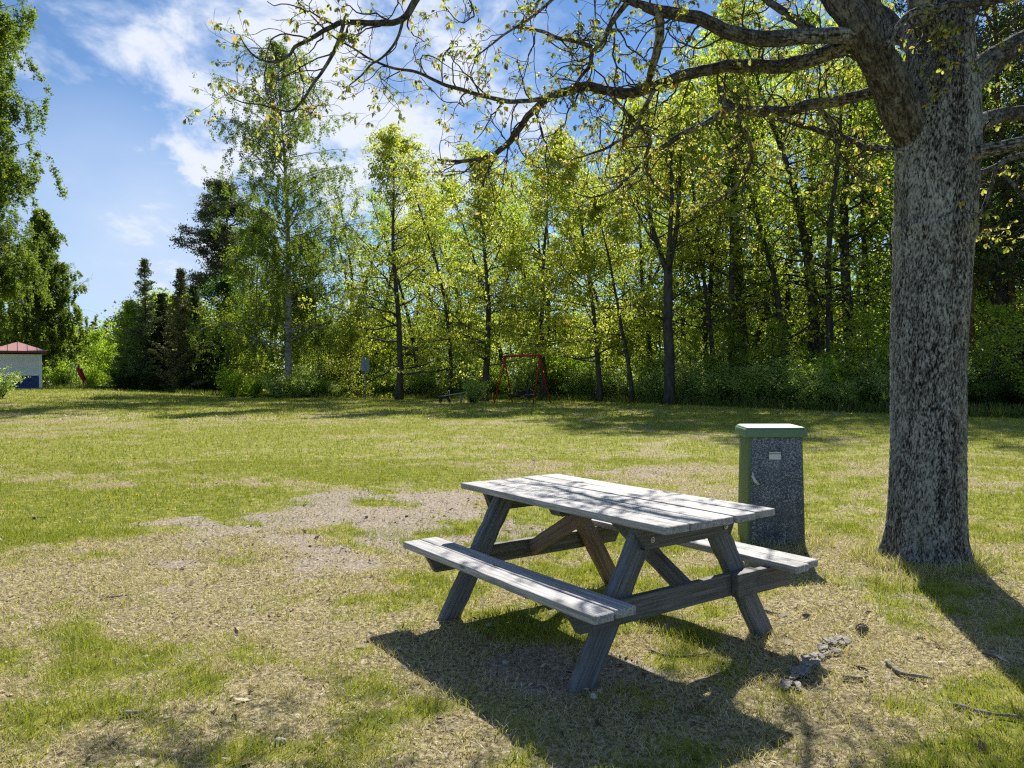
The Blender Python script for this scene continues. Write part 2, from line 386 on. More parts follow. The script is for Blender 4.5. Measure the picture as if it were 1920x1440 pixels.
def axis(lo, hi, f0, f1, step, g):
    a = [f0]; s = step
    while a[-1] < f1: a.append(a[-1] + step)
    while a[-1] < hi: s *= g; a.append(a[-1] + s)
    b = [f0]; s = step
    while b[-1] > lo: s *= g; b.append(b[-1] - s)
    return np.array(b[1:][::-1] + a)
gx_ = axis(-700, 700, -6, 6, .06, 1.035); gy_ = axis(-60, 900, 1.6, 12, .06, 1.03)
GX, GY = np.meshgrid(gx_, gy_, indexing='ij'); nx_, ny_ = GX.shape
cd_, ci_, cw_ = cover(GX, GY)
i, j = np.meshgrid(np.arange(nx_ - 1), np.arange(ny_ - 1), indexing='ij')
Q = np.stack([i * ny_ + j, (i + 1) * ny_ + j, (i + 1) * ny_ + j + 1, i * ny_ + j + 1], -1).reshape(-1, 4)
GZ = gz(GX, GY) + (fbm(GX * 7, GY * 7, 2, 77) - .5) * .018 * (1 - ss(np.hypot(GX, GY), 8, 14))
me = new_mesh('ground', np.stack([GX, GY, GZ], -1).reshape(-1, 3), Q, np.full(len(Q), 4), GND, np.stack([cd_, ci_, cw_], -1).reshape(-1, 3))
tag(obj('ground', me), None, None, kind='structure')
print('ground verts', nx_ * ny_)

# ------------------------------------------------------------------ grass blades
def hexc(*c): return np.array(c)
GREEN1, GREEN2, STRAW1, STRAW2 = np.array((.16, .225, .025)), np.array((.36, .40, .055)), np.array((.34, .30, .15)), np.array((.72, .66, .45))
def blades(rng, x, y, h, wd, seg, lean, c):
    n = len(x); z = gz(x, y) - .004
    a = rng.uniform(0, 2 * np.pi, n); la = rng.uniform(0, 2 * np.pi, n)
    dx, dy = np.cos(a) * wd / 2, np.sin(a) * wd / 2
    lx, ly = np.cos(la) * lean * h, np.sin(la) * lean * h
    up = h * np.sqrt(np.clip(1 - np.minimum(lean, .985) ** 2, .01, 1))
    B = np.stack([x, y, z], 1)
    if seg == 1:
        V = np.stack([B + np.stack([-dx, -dy, 0 * x], 1), B + np.stack([dx, dy, 0 * x], 1), B + np.stack([lx, ly, up], 1)], 1)
        L = np.arange(3 * n); T = np.full(n, 3); k = 3
    else:
        M1 = B + np.stack([lx * .35, ly * .35, up * .6], 1); D = np.stack([dx, dy, 0 * x], 1)
        V = np.stack([B - D, B + D, M1 + D * .75, M1 - D * .75, B + np.stack([lx, ly, up], 1)], 1)
        o = np.arange(n)[:, None] * 5
        L = np.concatenate([o + np.array([[0, 1, 2, 3]]), o + np.array([[3, 2, 4]])], 1).ravel(); T = np.tile([4, 3], n); k = 5
    return V.reshape(-1, 3), L, T, np.repeat(c, k, axis=0)
gm = MB(); rng = np.random.default_rng(4)
for (y0, y1, dens, h0, h1, w0, seg) in ((1.9, 4.2, 8500, .025, .062, .0034, 2), (4.2, 7, 4600, .028, .065, .0046, 2), (7, 13, 1500, .03, .07, .0075, 1), (13, 26, 260, .035, .085, .014, 1), (26, 52, 62, .05, .13, .035, 1), (52, 82, 16, .07, .2, .08, 1)):
    hw = lambda yy: .76 * yy + 1.6
    A = (y1 - y0) * 2 * hw((y0 + y1) / 2); n = int(A * dens)
    y = np.sqrt(rng.uniform(y0 ** 2, y1 ** 2, n)); x = rng.uniform(-1, 1, n) * hw(y)
    dr, di, wo = cover(x, y)
    cl = fbm(x * 9, y * 9, 2, 55)
    keep = rng.uniform(0, 1, n) < (1 - .82 * ss(di, .25, .75)) * (.35 + 1.3 * cl) * (1 - .35 * dr) * (1 - .6 * wo)
    x, y, dr, di, cl, wo = [q[keep] for q in (x, y, dr, di, cl, wo)]; n = len(x)
    isdry = rng.uniform(0, 1, n) < ss(dr + (cl - .5) * .5, -.12, .95) * .9 + .05
    t = rng.uniform(0, 1, (n, 1)); g = GREEN1 * (1 - t) + GREEN2 * t
    yel = np.clip(dr[:, None] * .8, 0, 1); g = g * (1 - .45 * yel) + np.array((.50, .44, .09)) * .45 * yel
    s = STRAW1 * (1 - t) + STRAW2 * t
    c = np.where(isdry[:, None], s, g)
    h = rng.uniform(h0, h1, n) * np.where(isdry, 1.0, 1.0 + .35 * np.clip(.4 - dr, 0, 1)) * (.7 + .6 * cl)
    lean = np.where(isdry, rng.uniform(.6, 1, n), rng.uniform(.1, .75, n))
    V, L, T, C_ = blades(rng, x, y, h, w0 * rng.uniform(.6, 1.3, n), seg, lean, c)
    gm.add(V, loops=L, totals=T, col=C_)
# taller tufts round the oak and the cabinet
for (cx_, cy_, r0, n) in ((3.03, 5.5, .40, 2300), (2.2, 6.3, .38, 900), (2.55, 4.95, .12, 250)):
    a = rng.uniform(0, 2 * np.pi, n); r = r0 * rng.uniform(.8, 1.25, n)
    x, y = cx_ + r * np.cos(a), cy_ + r * np.sin(a); t = rng.uniform(0, 1, (n, 1))
    c = np.where(rng.uniform(0, 1, (n, 1)) < .6, STRAW1 * (1 - t) + STRAW2 * t, GREEN1 * (1 - t) + GREEN2 * t)
    V, L, T, C_ = blades(rng, x, y, rng.uniform(.04, .15, n), rng.uniform(.003, .005, n), 2, rng.uniform(.2, .95, n), c); gm.add(V, loops=L, totals=T, col=C_)
tag(gm.build('grass', GRASS, smooth=False), 'short patchy lawn grass, half green and half straw dry', 'grass', kind='stuff')
print('grass verts', gm.n)

# dry leaves, chips and crumbs lying in the grass
lm = MB(); n = 42000
y = np.sqrt(rng.uniform(1.9 ** 2, 13 ** 2, n)); x = rng.uniform(-1, 1, n) * (.76 * y + 1.2)
dr, di, wo = cover(x, y)
k = rng.uniform(0, 1, n) < (.25 + .9 * di + .25 * dr); x, y = x[k], y[k]; n = len(x)
z = gz(x, y) + rng.uniform(.004, .018, n); a = rng.uniform(0, 2 * np.pi, n); ln = rng.uniform(.005, .02, n) * np.where(rng.uniform(0, 1, n) < .06, 2.0, 1); wd = ln * rng.uniform(.12, .6, n)
u = np.stack([np.cos(a), np.sin(a), rng.uniform(-.5, .5, n)], 1); v = np.stack([-np.sin(a), np.cos(a), rng.uniform(-.6, .6, n)], 1)
B = np.stack([x, y, z], 1)
V = np.stack([B - u * ln[:, None], B - v * wd[:, None], B + u * ln[:, None], B + v * wd[:, None]], 1)
t = rng.uniform(0, 1, (n, 1)); pick = rng.uniform(0, 1, (n, 1))
c = np.where(pick < .55, np.array((.06, .04, .028)) * (1 - t) + np.array((.16, .11, .07)) * t, np.array((.36, .30, .22)) * (1 - t) + np.array((.62, .56, .46)) * t)
lm.add(V.reshape(-1, 3), loops=np.arange(4 * n), totals=np.full(n, 4), col=np.repeat(c, 4, axis=0))
tag(lm.build('leaf_litter', leafmat('litter', .1, (1, 1, 1), .8, .1)), 'small dry leaf scraps and wood chips strewn over the lawn', 'leaf litter', kind='stuff')

# ------------------------------------------------------------------ picnic table
TX, TY, TR = 0.488, 4.226, -0.9668
def mtx(p0, p1, up=(0, 0, 1), roll=0):
    p0, p1, up = Vector(p0), Vector(p1), Vector(up); x = (p1 - p0).normalized(); y = up.cross(x).normalized(); z = x.cross(y)
    M = Matrix((x, y, z)).transposed().to_4x4(); M.translation = (p0 + p1) / 2
    return M @ Matrix.Rotation(roll, 4, 'X')
MLOC = {}
def plank(name, m, parent, p0, p1, wdt, thk, up=(0, 0, 1), bev=.004, warp=.002, seed=0, nseg=14, ends=(0, 0)):
    """a worn board from p0 to p1 (centre line): a bevelled section swept along its own x, a little warped and nicked"""
    L = (Vector(p1) - Vector(p0)).length; r = random.Random(seed * 7 + 3)
    hw, ht = wdt / 2, thk / 2; b = bev
    sec = [(-hw + b, -ht), (hw - b, -ht), (hw - b * .3, -ht + b * .3), (hw, -ht + b), (hw, ht - b), (hw - b * .3, ht - b * .3), (hw - b, ht), (-hw + b, ht), (-hw + b * .3, ht - b * .3), (-hw, ht - b), (-hw, -ht + b), (-hw + b * .3, -ht + b * .3)]
    k = len(sec); V = []; xs = [-L / 2, -L / 2 + b] + [(-.5 + (q + 1) / (nseg + 1)) * L for q in range(nseg)] + [L / 2 - b, L / 2]
    ph = r.uniform(0, 9)
    for q, x in enumerate(xs):
        e = (1 - b / hw * .8) if q in (0, len(xs) - 1) else 1
        e2 = (1 - b / ht * .5) if q in (0, len(xs) - 1) else 1
        wy = warp * math.sin(x * 2.1 + ph); wz = warp * .6 * math.sin(x * 3.3 + ph * 2); s = 1 + r.uniform(-.5, .5) * warp / hw * 2
        for (yy, z_) in sec:
            n_ = r.uniform(-1, 1) * warp * .35
            xx = x + (ends[0] if q < 2 else ends[1] if q > len(xs) - 3 else 0) * yy
            V.append((xx, yy * e * s + wy + n_, z_ * e2 + wz + n_ * .4))
    nr = len(xs); F = []
    for q in range(nr - 1):
        for t in range(k): F.append([q * k + t, q * k + (t + 1) % k, (q + 1) * k + (t + 1) % k, (q + 1) * k + t])
    F += [list(range(k))[::-1], [(nr - 1) * k + t for t in range(k)]]
    mb = MB().add(V, faces=F); M = mtx(p0, p1, up); o = mb.build(name, m, parent); o.matrix_local = M; MLOC[o.name] = M; return o
TZ = float(gz(TX, TY))
tb = empty('picnic_table', (TX, TY, 0), 'weathered grey wooden picnic table with attached benches on patchy grass', 'picnic table', rz=TR)
L_, W_, TT = 1.764, .779, .74; pw = W_ / 5
lens = [(0, .000), (-.002, .004), (.001, -.004), (-.003, .002), (.002, -.003)]
for q in range(5):
    v = -W_ / 2 + (q + .5) * pw; e0, e1 = lens[q]
    gap = .010 if q in (1, 2, 3) else .006
    plank('tabletop_plank', WOOD, tb, (-L_ / 2 + e0, v, TT - .018 + (.001, -.001, 0, .0015, -.0005)[q]), (L_ / 2 + e1, v, TT - .018 + (0, .001, -.002, 0, .0015)[q]), pw - gap, .036, bev=.005, seed=q + 1, warp=.0022)
bz = .424
for s in (-1, 1):
    for q in range(2):
        v = s * (.800 - .060 - q * .121); l1 = -.03 if (s == 1 and q == 0) else 0
        plank('seat_plank', WOOD, tb, (-.8755, v, bz - .019), (.8755 + l1, v, bz - .019 + .001 * q), .115, .038, bev=.006, seed=20 + s * 3 + q, warp=.0025)
U = .60
def stretcher(u, v0, v1, z0, z1, th, m, seed, name='stretcher', label=None, c0=.06, c1=.06):
    """horizontal board in the v direction with chamfered lower corners"""
    l = v1 - v0; hw = (z1 - z0) / 2; o = plank(name, m, tb, (u, v0, (z0 + z1) / 2), (u, v1, (z0 + z1) / 2), th, z1 - z0, bev=.004, seed=seed, warp=.002)
    for vtx in o.data.vertices:      # slope the ends under
        if vtx.co.z < 0:
            if vtx.co.x < -l / 2 + .02: vtx.co.x += c0
            if vtx.co.x > l / 2 - .02: vtx.co.x -= c1
    if label: o['label'] = label
    return o
bolt_m = STEEL
def bolt(parent, u, v, z, s):
    b = MB(); b.tube([(0, 0, 0), (s * .004, 0, 0)], .014, 14); b.tube([(s * .004, 0, 0), (s * .008, 0, 0), (s * .011, 0, 0)], [.0085, .008, .004], 10)
    o = b.build('bolt', bolt_m, parent, smooth=False)
    o.matrix_local = MLOC[parent.name].inverted() @ Matrix.Translation((u, v, z)); return o
for s in (-1, 1):
    for t in (-1, 1):
        top, foot = (s * U, t * .225, .700), (s * U, t * .652, -.012)
        if s < 0: foot = (s * U, t * .652, -.012)
        leg = plank('leg', WOOD_LEG if not (s < 0 and t > 0) else WOOD_BROWN, tb, foot, top, .125, .066, up=(1, 0, 0), bev=.022, seed=40 + s + 3 * t, warp=.004)
        for vtx in leg.data.vertices:   # level cut at foot and top
            w_ = MLOC[leg.name] @ vtx.co
            if vtx.co.x < -.3: vtx.co.x += (-.012 - w_.z) / .86 * (1 if abs(-.012 - w_.z) < .06 else 0)
            if vtx.co.x > .3: vtx.co.x += (.700 - w_.z) / .86 * (1 if abs(.700 - w_.z) < .06 else 0)
    st = stretcher(s * (U + .054), -.765, (.765 if s < 0 else .50), .272, .385, .040, WOOD_DARK, 60 + s, c1=(.06 if s < 0 else 0))
    cl = stretcher(s * (U + .054), -.355, .355, .588, .703, .040, WOOD_DARK, 70 + s, 'top_cleat')
    for t in (-1, 1):
        bolt(cl, s * (U + .0742), t * .262, .635, s)
        if not (s > 0 and t > 0): bolt(st, s * (U + .0742), t * .455, .335, s)
stretcher(U + .054 + .044, .30, .765, .268, .388, .045, WOOD_DARK, 81, 'bench_bracket', c0=0, c1=.03)
stretcher(0, -.33, .33, .655, .7035, .095, WOOD_DARK, 90, 'centre_cleat', c0=.02, c1=.02)
br = plank('brace', WOOD_BROWN, tb, (-.02, -.02, .668), (-U - .022, -.02, .330), .09, .045, up=(0, 1, 0), bev=.008, seed=95); br['label'] = 'brown brace with little weathering'
plank('brace', WOOD_DARK, tb, (.02, .04, .668), (U + .022, .04, .330), .09, .045, up=(0, 1, 0), bev=.008, seed=96)

# ------------------------------------------------------------------ utility cabinet
GREENM = simple('cabinet_green', (.10, .16, .075), .55, 0, .16, 5, .1, .4)
LIDM = simple('cabinet_lid_green', (.12, .215, .12), .5, 0, .14, 9, .1, .5)
DOORM, N = mat('cabinet_door_flecked')
o_ = N.n('ShaderNodeTexCoord').outputs['Object']
vo = N.n('ShaderNodeTexVoronoi', {'Vector': o_, 'Scale': 150.0, 'Randomness': 1.0}, feature='F1')
vr = N.n('ShaderNodeSeparateColor', {0: vo.outputs['Color']}).outputs[0]
no_ = N.noise(o_, 6, 5, .6); nz_ = N.n('ShaderNodeSeparateXYZ', {0: o_}).outputs[2]
fl = N.math('ADD', vr, N.math('ADD', N.math('MULTIPLY', N.math('SUBTRACT', no_, .5), .8), N.math('MULTIPLY', N.sstep(nz_, .3, .95), .22)))
c = N.ramp(fl, [(.30, (.045, .060, .085)), (.62, (.085, .105, .135)), (.86, (.16, .19, .225)), (.99, (.32, .35, .38))])
b_ = N.n('ShaderNodeBsdfPrincipled', {'Base Color': c, 'Roughness': .55, 'Specular IOR Level': .4})
N.n('ShaderNodeOutputMaterial', {0: b_.outputs[0]})
cab = empty('utility_cabinet', (1.905, 6.09, 0), 'green metal utility cabinet with a dark flecked door on the grass beside the oak', 'utility cabinet', rz=-.11)
def frust(mb, b, t, z0, z1, col=None):
    """b and t: (x0, y0, x1, y1) at the bottom and the top"""
    V = [(b[0], b[1], z0), (b[2], b[1], z0), (b[2], b[3], z0), (b[0], b[3], z0), (t[0], t[1], z1), (t[2], t[1], z1), (t[2], t[3], z1), (t[0], t[3], z1)]
    return mb.add(V, faces=[[3, 2, 1, 0], [4, 5, 6, 7], [0, 1, 5, 4], [1, 2, 6, 5], [2, 3, 7, 6], [3, 0, 4, 7]], col=col)
def bevel(o, wd=.006, seg=3):
    m = o.modifiers.new('bevel', 'BEVEL'); m.width = wd; m.segments = seg; m.limit_method = 'ANGLE'
    for p in o.data.polygons: p.use_smooth = True
    return o
m_ = MB(); frust(m_, (0, 0, .462, .42), (.020, .018, .447, .40), -.02, .93); bd = bevel(m_.build('body', GREENM, cab), .010)
m_ = MB(); frust(m_, (.022, -.008, .452, .004), (.047, .010, .438, .022), .015, .905); dr_ = bevel(m_.build('door', DOORM, cab), .003, 2)
for z0 in (.828, .150):
    for q in range(4 if z0 > .5 else 3):
        m_ = MB(); zq = z0 - q * .019; f = zq / .93
        yy = -.008 + .018 * zq / .9
        m_.tube([(.165, yy - .0005, zq), (.170, yy - .004, zq), (.272, yy - .004, zq), (.277, yy - .0005, zq)], [.002, .005, .005, .002], 8)
        m_.build('vent_slot', DOORM, dr_, smooth=True)
m_ = MB(); m_.box((.225, .0015, .755), (.092, .0022, .060)); stk = m_.build('sticker', simple('sticker_white', (.62, .64, .66), .6, 0, .25, 60), dr_)
m_ = MB(); m_.tube([(.045, -.006, .60), (.050, -.022, .585), (.060, -.026, .555), (.085, -.022, .530), (.092, -.018, .522)], [.008, .011, .013, .010, .006], 10)
m_.tube([(.048, .004, .585), (.048, -.020, .585)], .012, 12); m_.tube([(.047, -.004, .625), (.049, -.012, .590)], [.005, .009], 8)
m_.build('handle', simple('handle_pale', (.55, .56, .56), .4, .3), dr_, smooth=True)
m_ = MB(); frust(m_, (-.018, -.020, .482, .44), (-.010, -.012, .474, .432), .905, .975); frust(m_, (-.010, -.012, .474, .432), (.012, .008, .452, .41), .975, .990)
bevel(m_.build('lid', LIDM, cab), .014, 4)

# ------------------------------------------------------------------ the big oak
OD = 5.55
def pxp(L, dd):
    """polyline of photo points (x, y, half-width in pixels); depth runs from dd[0] to dd[1]"""
    n = len(L); P = []; Rr = []
    for q, t in enumerate(L):
        d = dd[0] + (dd[1] - dd[0]) * q / (n - 1) if len(dd) == 2 else dd[q]
        P.append(px(t[0], t[1], d)); Rr.append(t[2] / FPX * d)
    return np.array(P), np.array(Rr)
def smooth(P, Rr, step):
    """Catmull-Rom resampling"""
    P = np.asarray(P, float); Rr = np.asarray(Rr, float)
    X = np.c_[P, Rr]; X = np.vstack([2 * X[0] - X[1], X, 2 * X[-1] - X[-2]]); out = []
    for q in range(1, len(X) - 2):
        L = np.linalg.norm(X[q + 1, :3] - X[q, :3]); m = max(1, int(round(L / step)))
        for t in np.arange(m) / m:
            a, b, c, d = X[q - 1:q + 3]
            out.append(.5 * (2 * b + (c - a) * t + (2 * a - 5 * b + 4 * c - d) * t * t + (-a + 3 * b - 3 * c + d) * t ** 3))
    out.append(X[-2]); out = np.array(out); return out[:, :3], np.maximum(out[:, 3], .0012)
def gnarl(P, amp, seed, sc=4.0):
    s = np.r_[0, np.cumsum(np.linalg.norm(np.diff(P, axis=0), axis=1))]
    o = np.stack([fbm(s * sc + 11 * q, s * 0 + seed * 3.1, 3, seed + q) - .5 for q in range(3)], 1)
    f = np.minimum(s / .3, 1)[:, None]; return P + o * amp * f
def bark_tube(name, P, Rr, k, parent, plate=.016, amp=.011, flare=False, seed=0, moss=0.):
    n = len(P); s = np.r_[0, np.cumsum(np.linalg.norm(np.diff(P, axis=0), axis=1))]
    th = np.arange(k) / k * 2 * np.pi; TH, S = np.meshgrid(th, s); rr = Rr[:, None] * np.ones(k)
    per = max(4, int(round(2 * np.pi * np.median(Rr) / plate)))
    cT, sT = np.cos(TH), np.sin(TH)
    wob = (fbm(cT * 9 + 30 + sT * 4, S * 11 + sT * 7, 3, seed) - .5) * 2.4; wob2 = (fbm(cT * 8 + 60 + S * 14, sT * 8 - S * 3, 3, seed + 3) - .5) * 2.2
    a1, a2, idn = worley(TH / (2 * np.pi) * per + wob, S / plate / 2.6 + wob2, per, seed)
    b1, b2, idm = worley(TH / (2 * np.pi) * per * 2 + wob * 1.7, S / plate / 1.3 + wob2 * 1.6, per * 2, seed + 5)
    edge = ss(a2 - a1, -.02, .22) * (.55 + .45 * idn); fine = ss(b2 - b1, -.02, .26) * (.4 + .6 * idm)
    c_, s_2 = np.cos(TH), np.sin(TH)
    ridg = vnoise(c_ * 6 + 20, s_2 * 6 + S * 1.1, seed + 9)
    big = (vnoise(c_ * 1.6 + 5, s_2 * 1.6 + S * 1.6, seed + 2) - .5)
    h = .36 * edge + .48 * fine + .30 * ridg
    sc = np.minimum(1, rr / .2) ** .6
    rr = rr * .965 + (h - .85) * amp * 1.5 * sc + big * .08 * rr
    if flare:
        zz_ = P[:, 2][:, None]
        lob = .5 + .5 * np.sin(TH * 5 + 1.2 + np.sin(TH * 2) * .8)
        rr = rr + (lob ** 1.5 * .10 + .008) * np.exp(-np.maximum(zz_, 0) / .13) + (np.cos(TH * 9 + np.sin(TH * 3) * 2) * .012) * np.exp(-np.maximum(zz_, 0) / .5)
        bump = np.exp(-((S - 2.62) / .05) ** 2) * .012
        rr = rr + bump
    mb = MB(); g = np.clip(np.stack([h, np.full_like(h, moss) * 1.0, h * 0 + (0 if flare else 1) * (.15 + .85 * ss(S, .15, .75))], -1), 0, 1)
    if flare: g[..., 1] = np.exp(-np.maximum(P[:, 2], 0) / .45)[:, None] * .9 + moss
    # (rebuilt frame so that the displacement above is used as it is)
    mb.tube(P, Rr, k, True, g.reshape(-1, 3), disp=lambda t, p, r: rr - Rr[:, None])
    return mb.build(name, BARK_NEAR, parent, smooth=True)

oak = empty('oak_tree', (3.02, OD, 0), 'massive old oak with lichen grey bark standing at right beside the cabinet', 'tree')
oak_root = Matrix.Translation((-3.02, -OD, 0))
def toworld(o): o.matrix_parent_inverse = Matrix.Translation((-3.02, -OD, 0)); return o
cen = [(1738, 1096, 88), (1738, 1082, 84), (1738, 1050, 75), (1737, 1000, 70), (1738, 900, 68), (1740, 780, 67), (1742, 640, 67.5), (1749, 500, 69), (1753, 410, 71), (1755, 330, 72), (1758, 270, 72), (1762, 200, 68), (1762, 110, 60), (1762, 20, 57), (1768, -150, 52), (1785, -400, 46), (1760, -750, 34), (1790, -1150, 18)]
P, Rr = pxp(cen, (OD, OD)); P[:, 1] = OD
P, Rr = smooth(P, Rr, .017); toworld(bark_tube('trunk', P, Rr, 290, oak, flare=True, seed=3))
TIPS = []      # (point, direction, radius) where twigs may start
def limb(L, dd, k, amp=.05, seed=1, name='limb', step=.03, plate=.02, tw=(.15, 1), ba=.010):
    P, Rr = pxp(L, dd); P, Rr = smooth(P, Rr, step); P = gnarl(P, amp * 1.2, seed, 6.0)
    toworld(bark_tube(name, P, Rr, k, oak, plate=plate, amp=ba, seed=seed))
    TIPS.append((P, Rr, tw)); return P
limb([(1762, 400, 30), (1742, 335, 40), (1722, 275, 39), (1694, 215, 38), (1666, 150, 35), (1637, 98, 32), (1606, 45, 29), (1575, 0, 27), (1552, -50, 26), (1500, -160, 26), (1430, -320, 20), (1330, -480, 12), (1250, -560, 6)], (5.78, 5.70, 5.58, 5.45, 5.34, 5.26, 5.2, 5.2, 5.2, 5.2, 5.2, 5.2, 5.2), 96, .03, 11, tw=(.62, 1))
limb([(1672, 160, 16), (1662, 110, 19), (1652, 60, 18), (1641, 25, 18), (1630, -5, 18), (1618, -70, 17), (1640, -220, 18), (1600, -420, 12), (1560, -600, 6)], (5.3, 5.3), 72, .03, 12, tw=(.5, 1))
limb([(1615, 70, 14), (1570, 66, 15), (1520, 66, 15), (1460, 72, 16), (1405, 70, 15), (1365, 58, 14), (1320, 38, 13), (1270, 25, 12), (1230, 18, 11), (1180, 2, 7), (1120, -25, 5), (1040, -60, 5), (940, -72, 5), (850, -58, 6), (800, -28, 7), (776, 5, 7), (762, 28, 6.5), (738, 42, 6), (700, 43, 6), (668, 42, 5.5), (640, 42, 5), (610, 55, 4.5), (578, 75, 4), (552, 88, 3.5), (545, 102, 3), (522, 117, 2.5), (495, 115, 2), (470, 100, 1.6), (450, 66, 1)], (5.2, 5.0), 40, .02, 13, tw=(.12, 1), plate=.016, ba=.009)
limb([(1640, 100, 20), (1600, 84, 17), (1560, 97, 16), (1520, 112, 15), (1470, 125, 14), (1420, 124, 13), (1360, 124, 12), (1310, 134, 11), (1262, 150, 11), (1222, 166, 10), (1180, 175, 11), (1140, 168, 9), (1095, 162, 9), (1055, 172, 8), (1022, 188, 7), (995, 212, 6.5), (972, 245, 6), (945, 275, 5.5), (905, 297, 4.5), (865, 303, 3.5), (822, 298, 2)], (5.25, 6.6), 44, .03, 14, tw=(.15, 1), plate=.016, ba=.009)
limb([(1040, 178, 6), (1000, 188, 4.5), (950, 190, 4.5), (905, 180, 4), (870, 170, 4), (840, 162, 3.6), (810, 148, 3.2), (780, 135, 3), (740, 128, 2.6), (705, 115, 2.2), (670, 95, 2), (640, 78, 1.8), (610, 55, 1.5), (585, 30, 1.3), (560, 5, 1)], (6.15, 5.6), 16, .015, 15, tw=(.1, 1), plate=.012, ba=.004)
limb([(1690, 172, 16), (1645, 172, 13), (1600, 182, 11), (1555, 192, 11), (1515, 198, 11), (1480, 208, 10), (1440, 208, 10), (1400, 207, 9), (1372, 196, 8), (1356, 180, 6), (1346, 160, 3)], (5.4, 6.6), 40, .02, 16, tw=(.15, 1), plate=.016, ba=.009)
limb([(1376, 198, 8), (1352, 212, 7), (1325, 230, 6), (1290, 246, 5.5), (1262, 262, 5), (1230, 283, 4.2), (1205, 305, 3.6), (1170, 340, 3), (1140, 362, 2.4), (1105, 370, 1.6), (1075, 362, 1)], (6.5, 7.6), 18, .02, 17, tw=(.1, 1), plate=.012, ba=.005)
limb([(1700, 283, 8), (1660, 278, 6), (1620, 275, 6), (1585, 258, 6), (1545, 248, 6), (1515, 236, 5), (1480, 228, 4), (1445, 222, 3), (1415, 214, 2)], (5.5, 6.9), 18, .02, 18, tw=(.1, 1), plate=.012, ba=.005)
limb([(1236, 20, 9), (1237, 60, 9), (1233, 95, 8.5), (1224, 125, 7.5), (1216, 150, 6), (1206, 172, 5)], (5.12, 5.85), 22, .01, 19, tw=(.4, .9), plate=.014, ba=.006)
limb([(1178, 2, 6), (1160, 25, 5), (1143, 50, 5), (1130, 78, 4.5), (1112, 98, 4), (1104, 122, 3.5), (1088, 145, 3), (1074, 168, 3)], (5.1, 5.9), 14, .012, 20, tw=(.2, 1), plate=.012, ba=.003)
limb([(645, 42, 4), (634, 80, 4), (620, 110, 3.6), (602, 138, 3.2), (582, 165, 2.8), (566, 190, 2.4), (545, 208, 2), (518, 205, 1.7), (490, 196, 1.5), (455, 192, 1.3), (435, 182, 1.1), (420, 168, .8)], (5.02, 4.8), 12, .01, 21, tw=(.2, 1), plate=.01, ba=.002)
limb([(756, 36, 3), (748, 66, 3), (736, 88, 2.6), (716, 108, 2.3), (694, 122, 2), (676, 142, 1.6), (655, 160, 1.2)], (5.04, 5.1), 10, .008, 22, tw=(.2, 1), plate=.01, ba=.002)
limb([(1045, -10, 3.5), (1026, 8, 3), (1000, 30, 2.8), (975, 48, 2.4), (945, 65, 2.2), (920, 85, 1.8), (890, 108, 1.2)], (5.1, 5.2), 10, .01, 23, tw=(.1, 1), plate=.01, ba=.002)
limb([(962, 50, 2.6), (990, 54, 3), (1020, 60, 3.5), (1048, 72, 4), (1080, 78, 4), (1108, 88, 4.5)], (5.15, 5.5), 12, .01, 24, tw=(.1, .9), plate=.01, ba=.002)
# right side
limb([(1780, 200, 30), (1812, 160, 28), (1842, 128, 26), (1875, 105, 23), (1920, 78, 21), (1990, 40, 19), (2100, -40, 15), (2260, -150, 10), (2420, -240, 5)], (5.5, 5.9), 64, .03, 25, tw=(.3, 1))
limb([(1790, 245, 20), (1830, 232, 18), (1870, 220, 15), (1910, 212, 14), (1980, 205, 12), (2100, 180, 9), (2240, 150, 5)], (5.5, 6.2), 48, .03, 26, tw=(.3, 1))
limb([(1790, 300, 20), (1835, 287, 15), (1870, 278, 13), (1920, 268, 12), (2000, 265, 10), (2120, 290, 6), (2230, 330, 3)], (5.4, 5.0), 44, .03, 27, tw=(.3, 1))
limb([(1795, 335, 12), (1840, 325, 7), (1870, 312, 6), (1900, 296, 5.5), (1960, 285, 5), (2050, 300, 3)], (5.4, 5.6), 18, .03, 28, tw=(.2, 1), plate=.014, ba=.005)
limb([(1868, 315, 4), (1858, 350, 4), (1846, 385, 3.5), (1832, 415, 3), (1835, 440, 2)], (5.5, 5.5), 12, .02, 29, tw=(.2, 1), plate=.012, ba=.003)
limb([(1870, 312, 4), (1895, 340, 3.5), (1925, 375, 3), (1960, 400, 2)], (5.5, 5.3), 12, .02, 30, tw=(.1, 1), plate=.012, ba=.003)
limb([(1800, 60, 14), (1840, -40, 22), (1900, -160, 18), (1990, -300, 14), (2100, -450, 8)], (5.6, 6.4), 40, .04, 31, tw=(.3, 1))
limb([(1750, -120, 20), (1690, -260, 18), (1600, -400, 14), (1500, -520, 9), (1400, -600, 5)], (5.7, 6.6), 40, .04, 32, tw=(.3, 1))
limb([(1660, 90, 6), (1700, 30, 7), (1740, 18, 8), (1790, 8, 7), (1840, 5, 6), (1900, -2, 5)], (5.05, 5.0), 18, .02, 33, tw=(.1, 1), plate=.012, ba=.004)
limb([(1745, 120, 20), (1640, 20, 18), (1520, -60, 15), (1400, -110, 12), (1250, -130, 8), (1120, -120, 5), (1000, -90, 2)], (5.8, 8.6), 36, .05, 36, tw=(.25, 1))
limb([(1742, 180, 14), (1660, 120, 12), (1580, 90, 10), (1480, 30, 8), (1400, -20, 5), (1320, -40, 3)], (5.8, 8.2), 24, .04, 37, tw=(.3, 1))
limb([(1376, 208, 5), (1400, 250, 4.5), (1408, 300, 4), (1390, 340, 3), (1350, 375, 2), (1310, 390, 1.2)], (6.4, 7.4), 12, .03, 38, tw=(.1, 1), plate=.012, ba=.003)
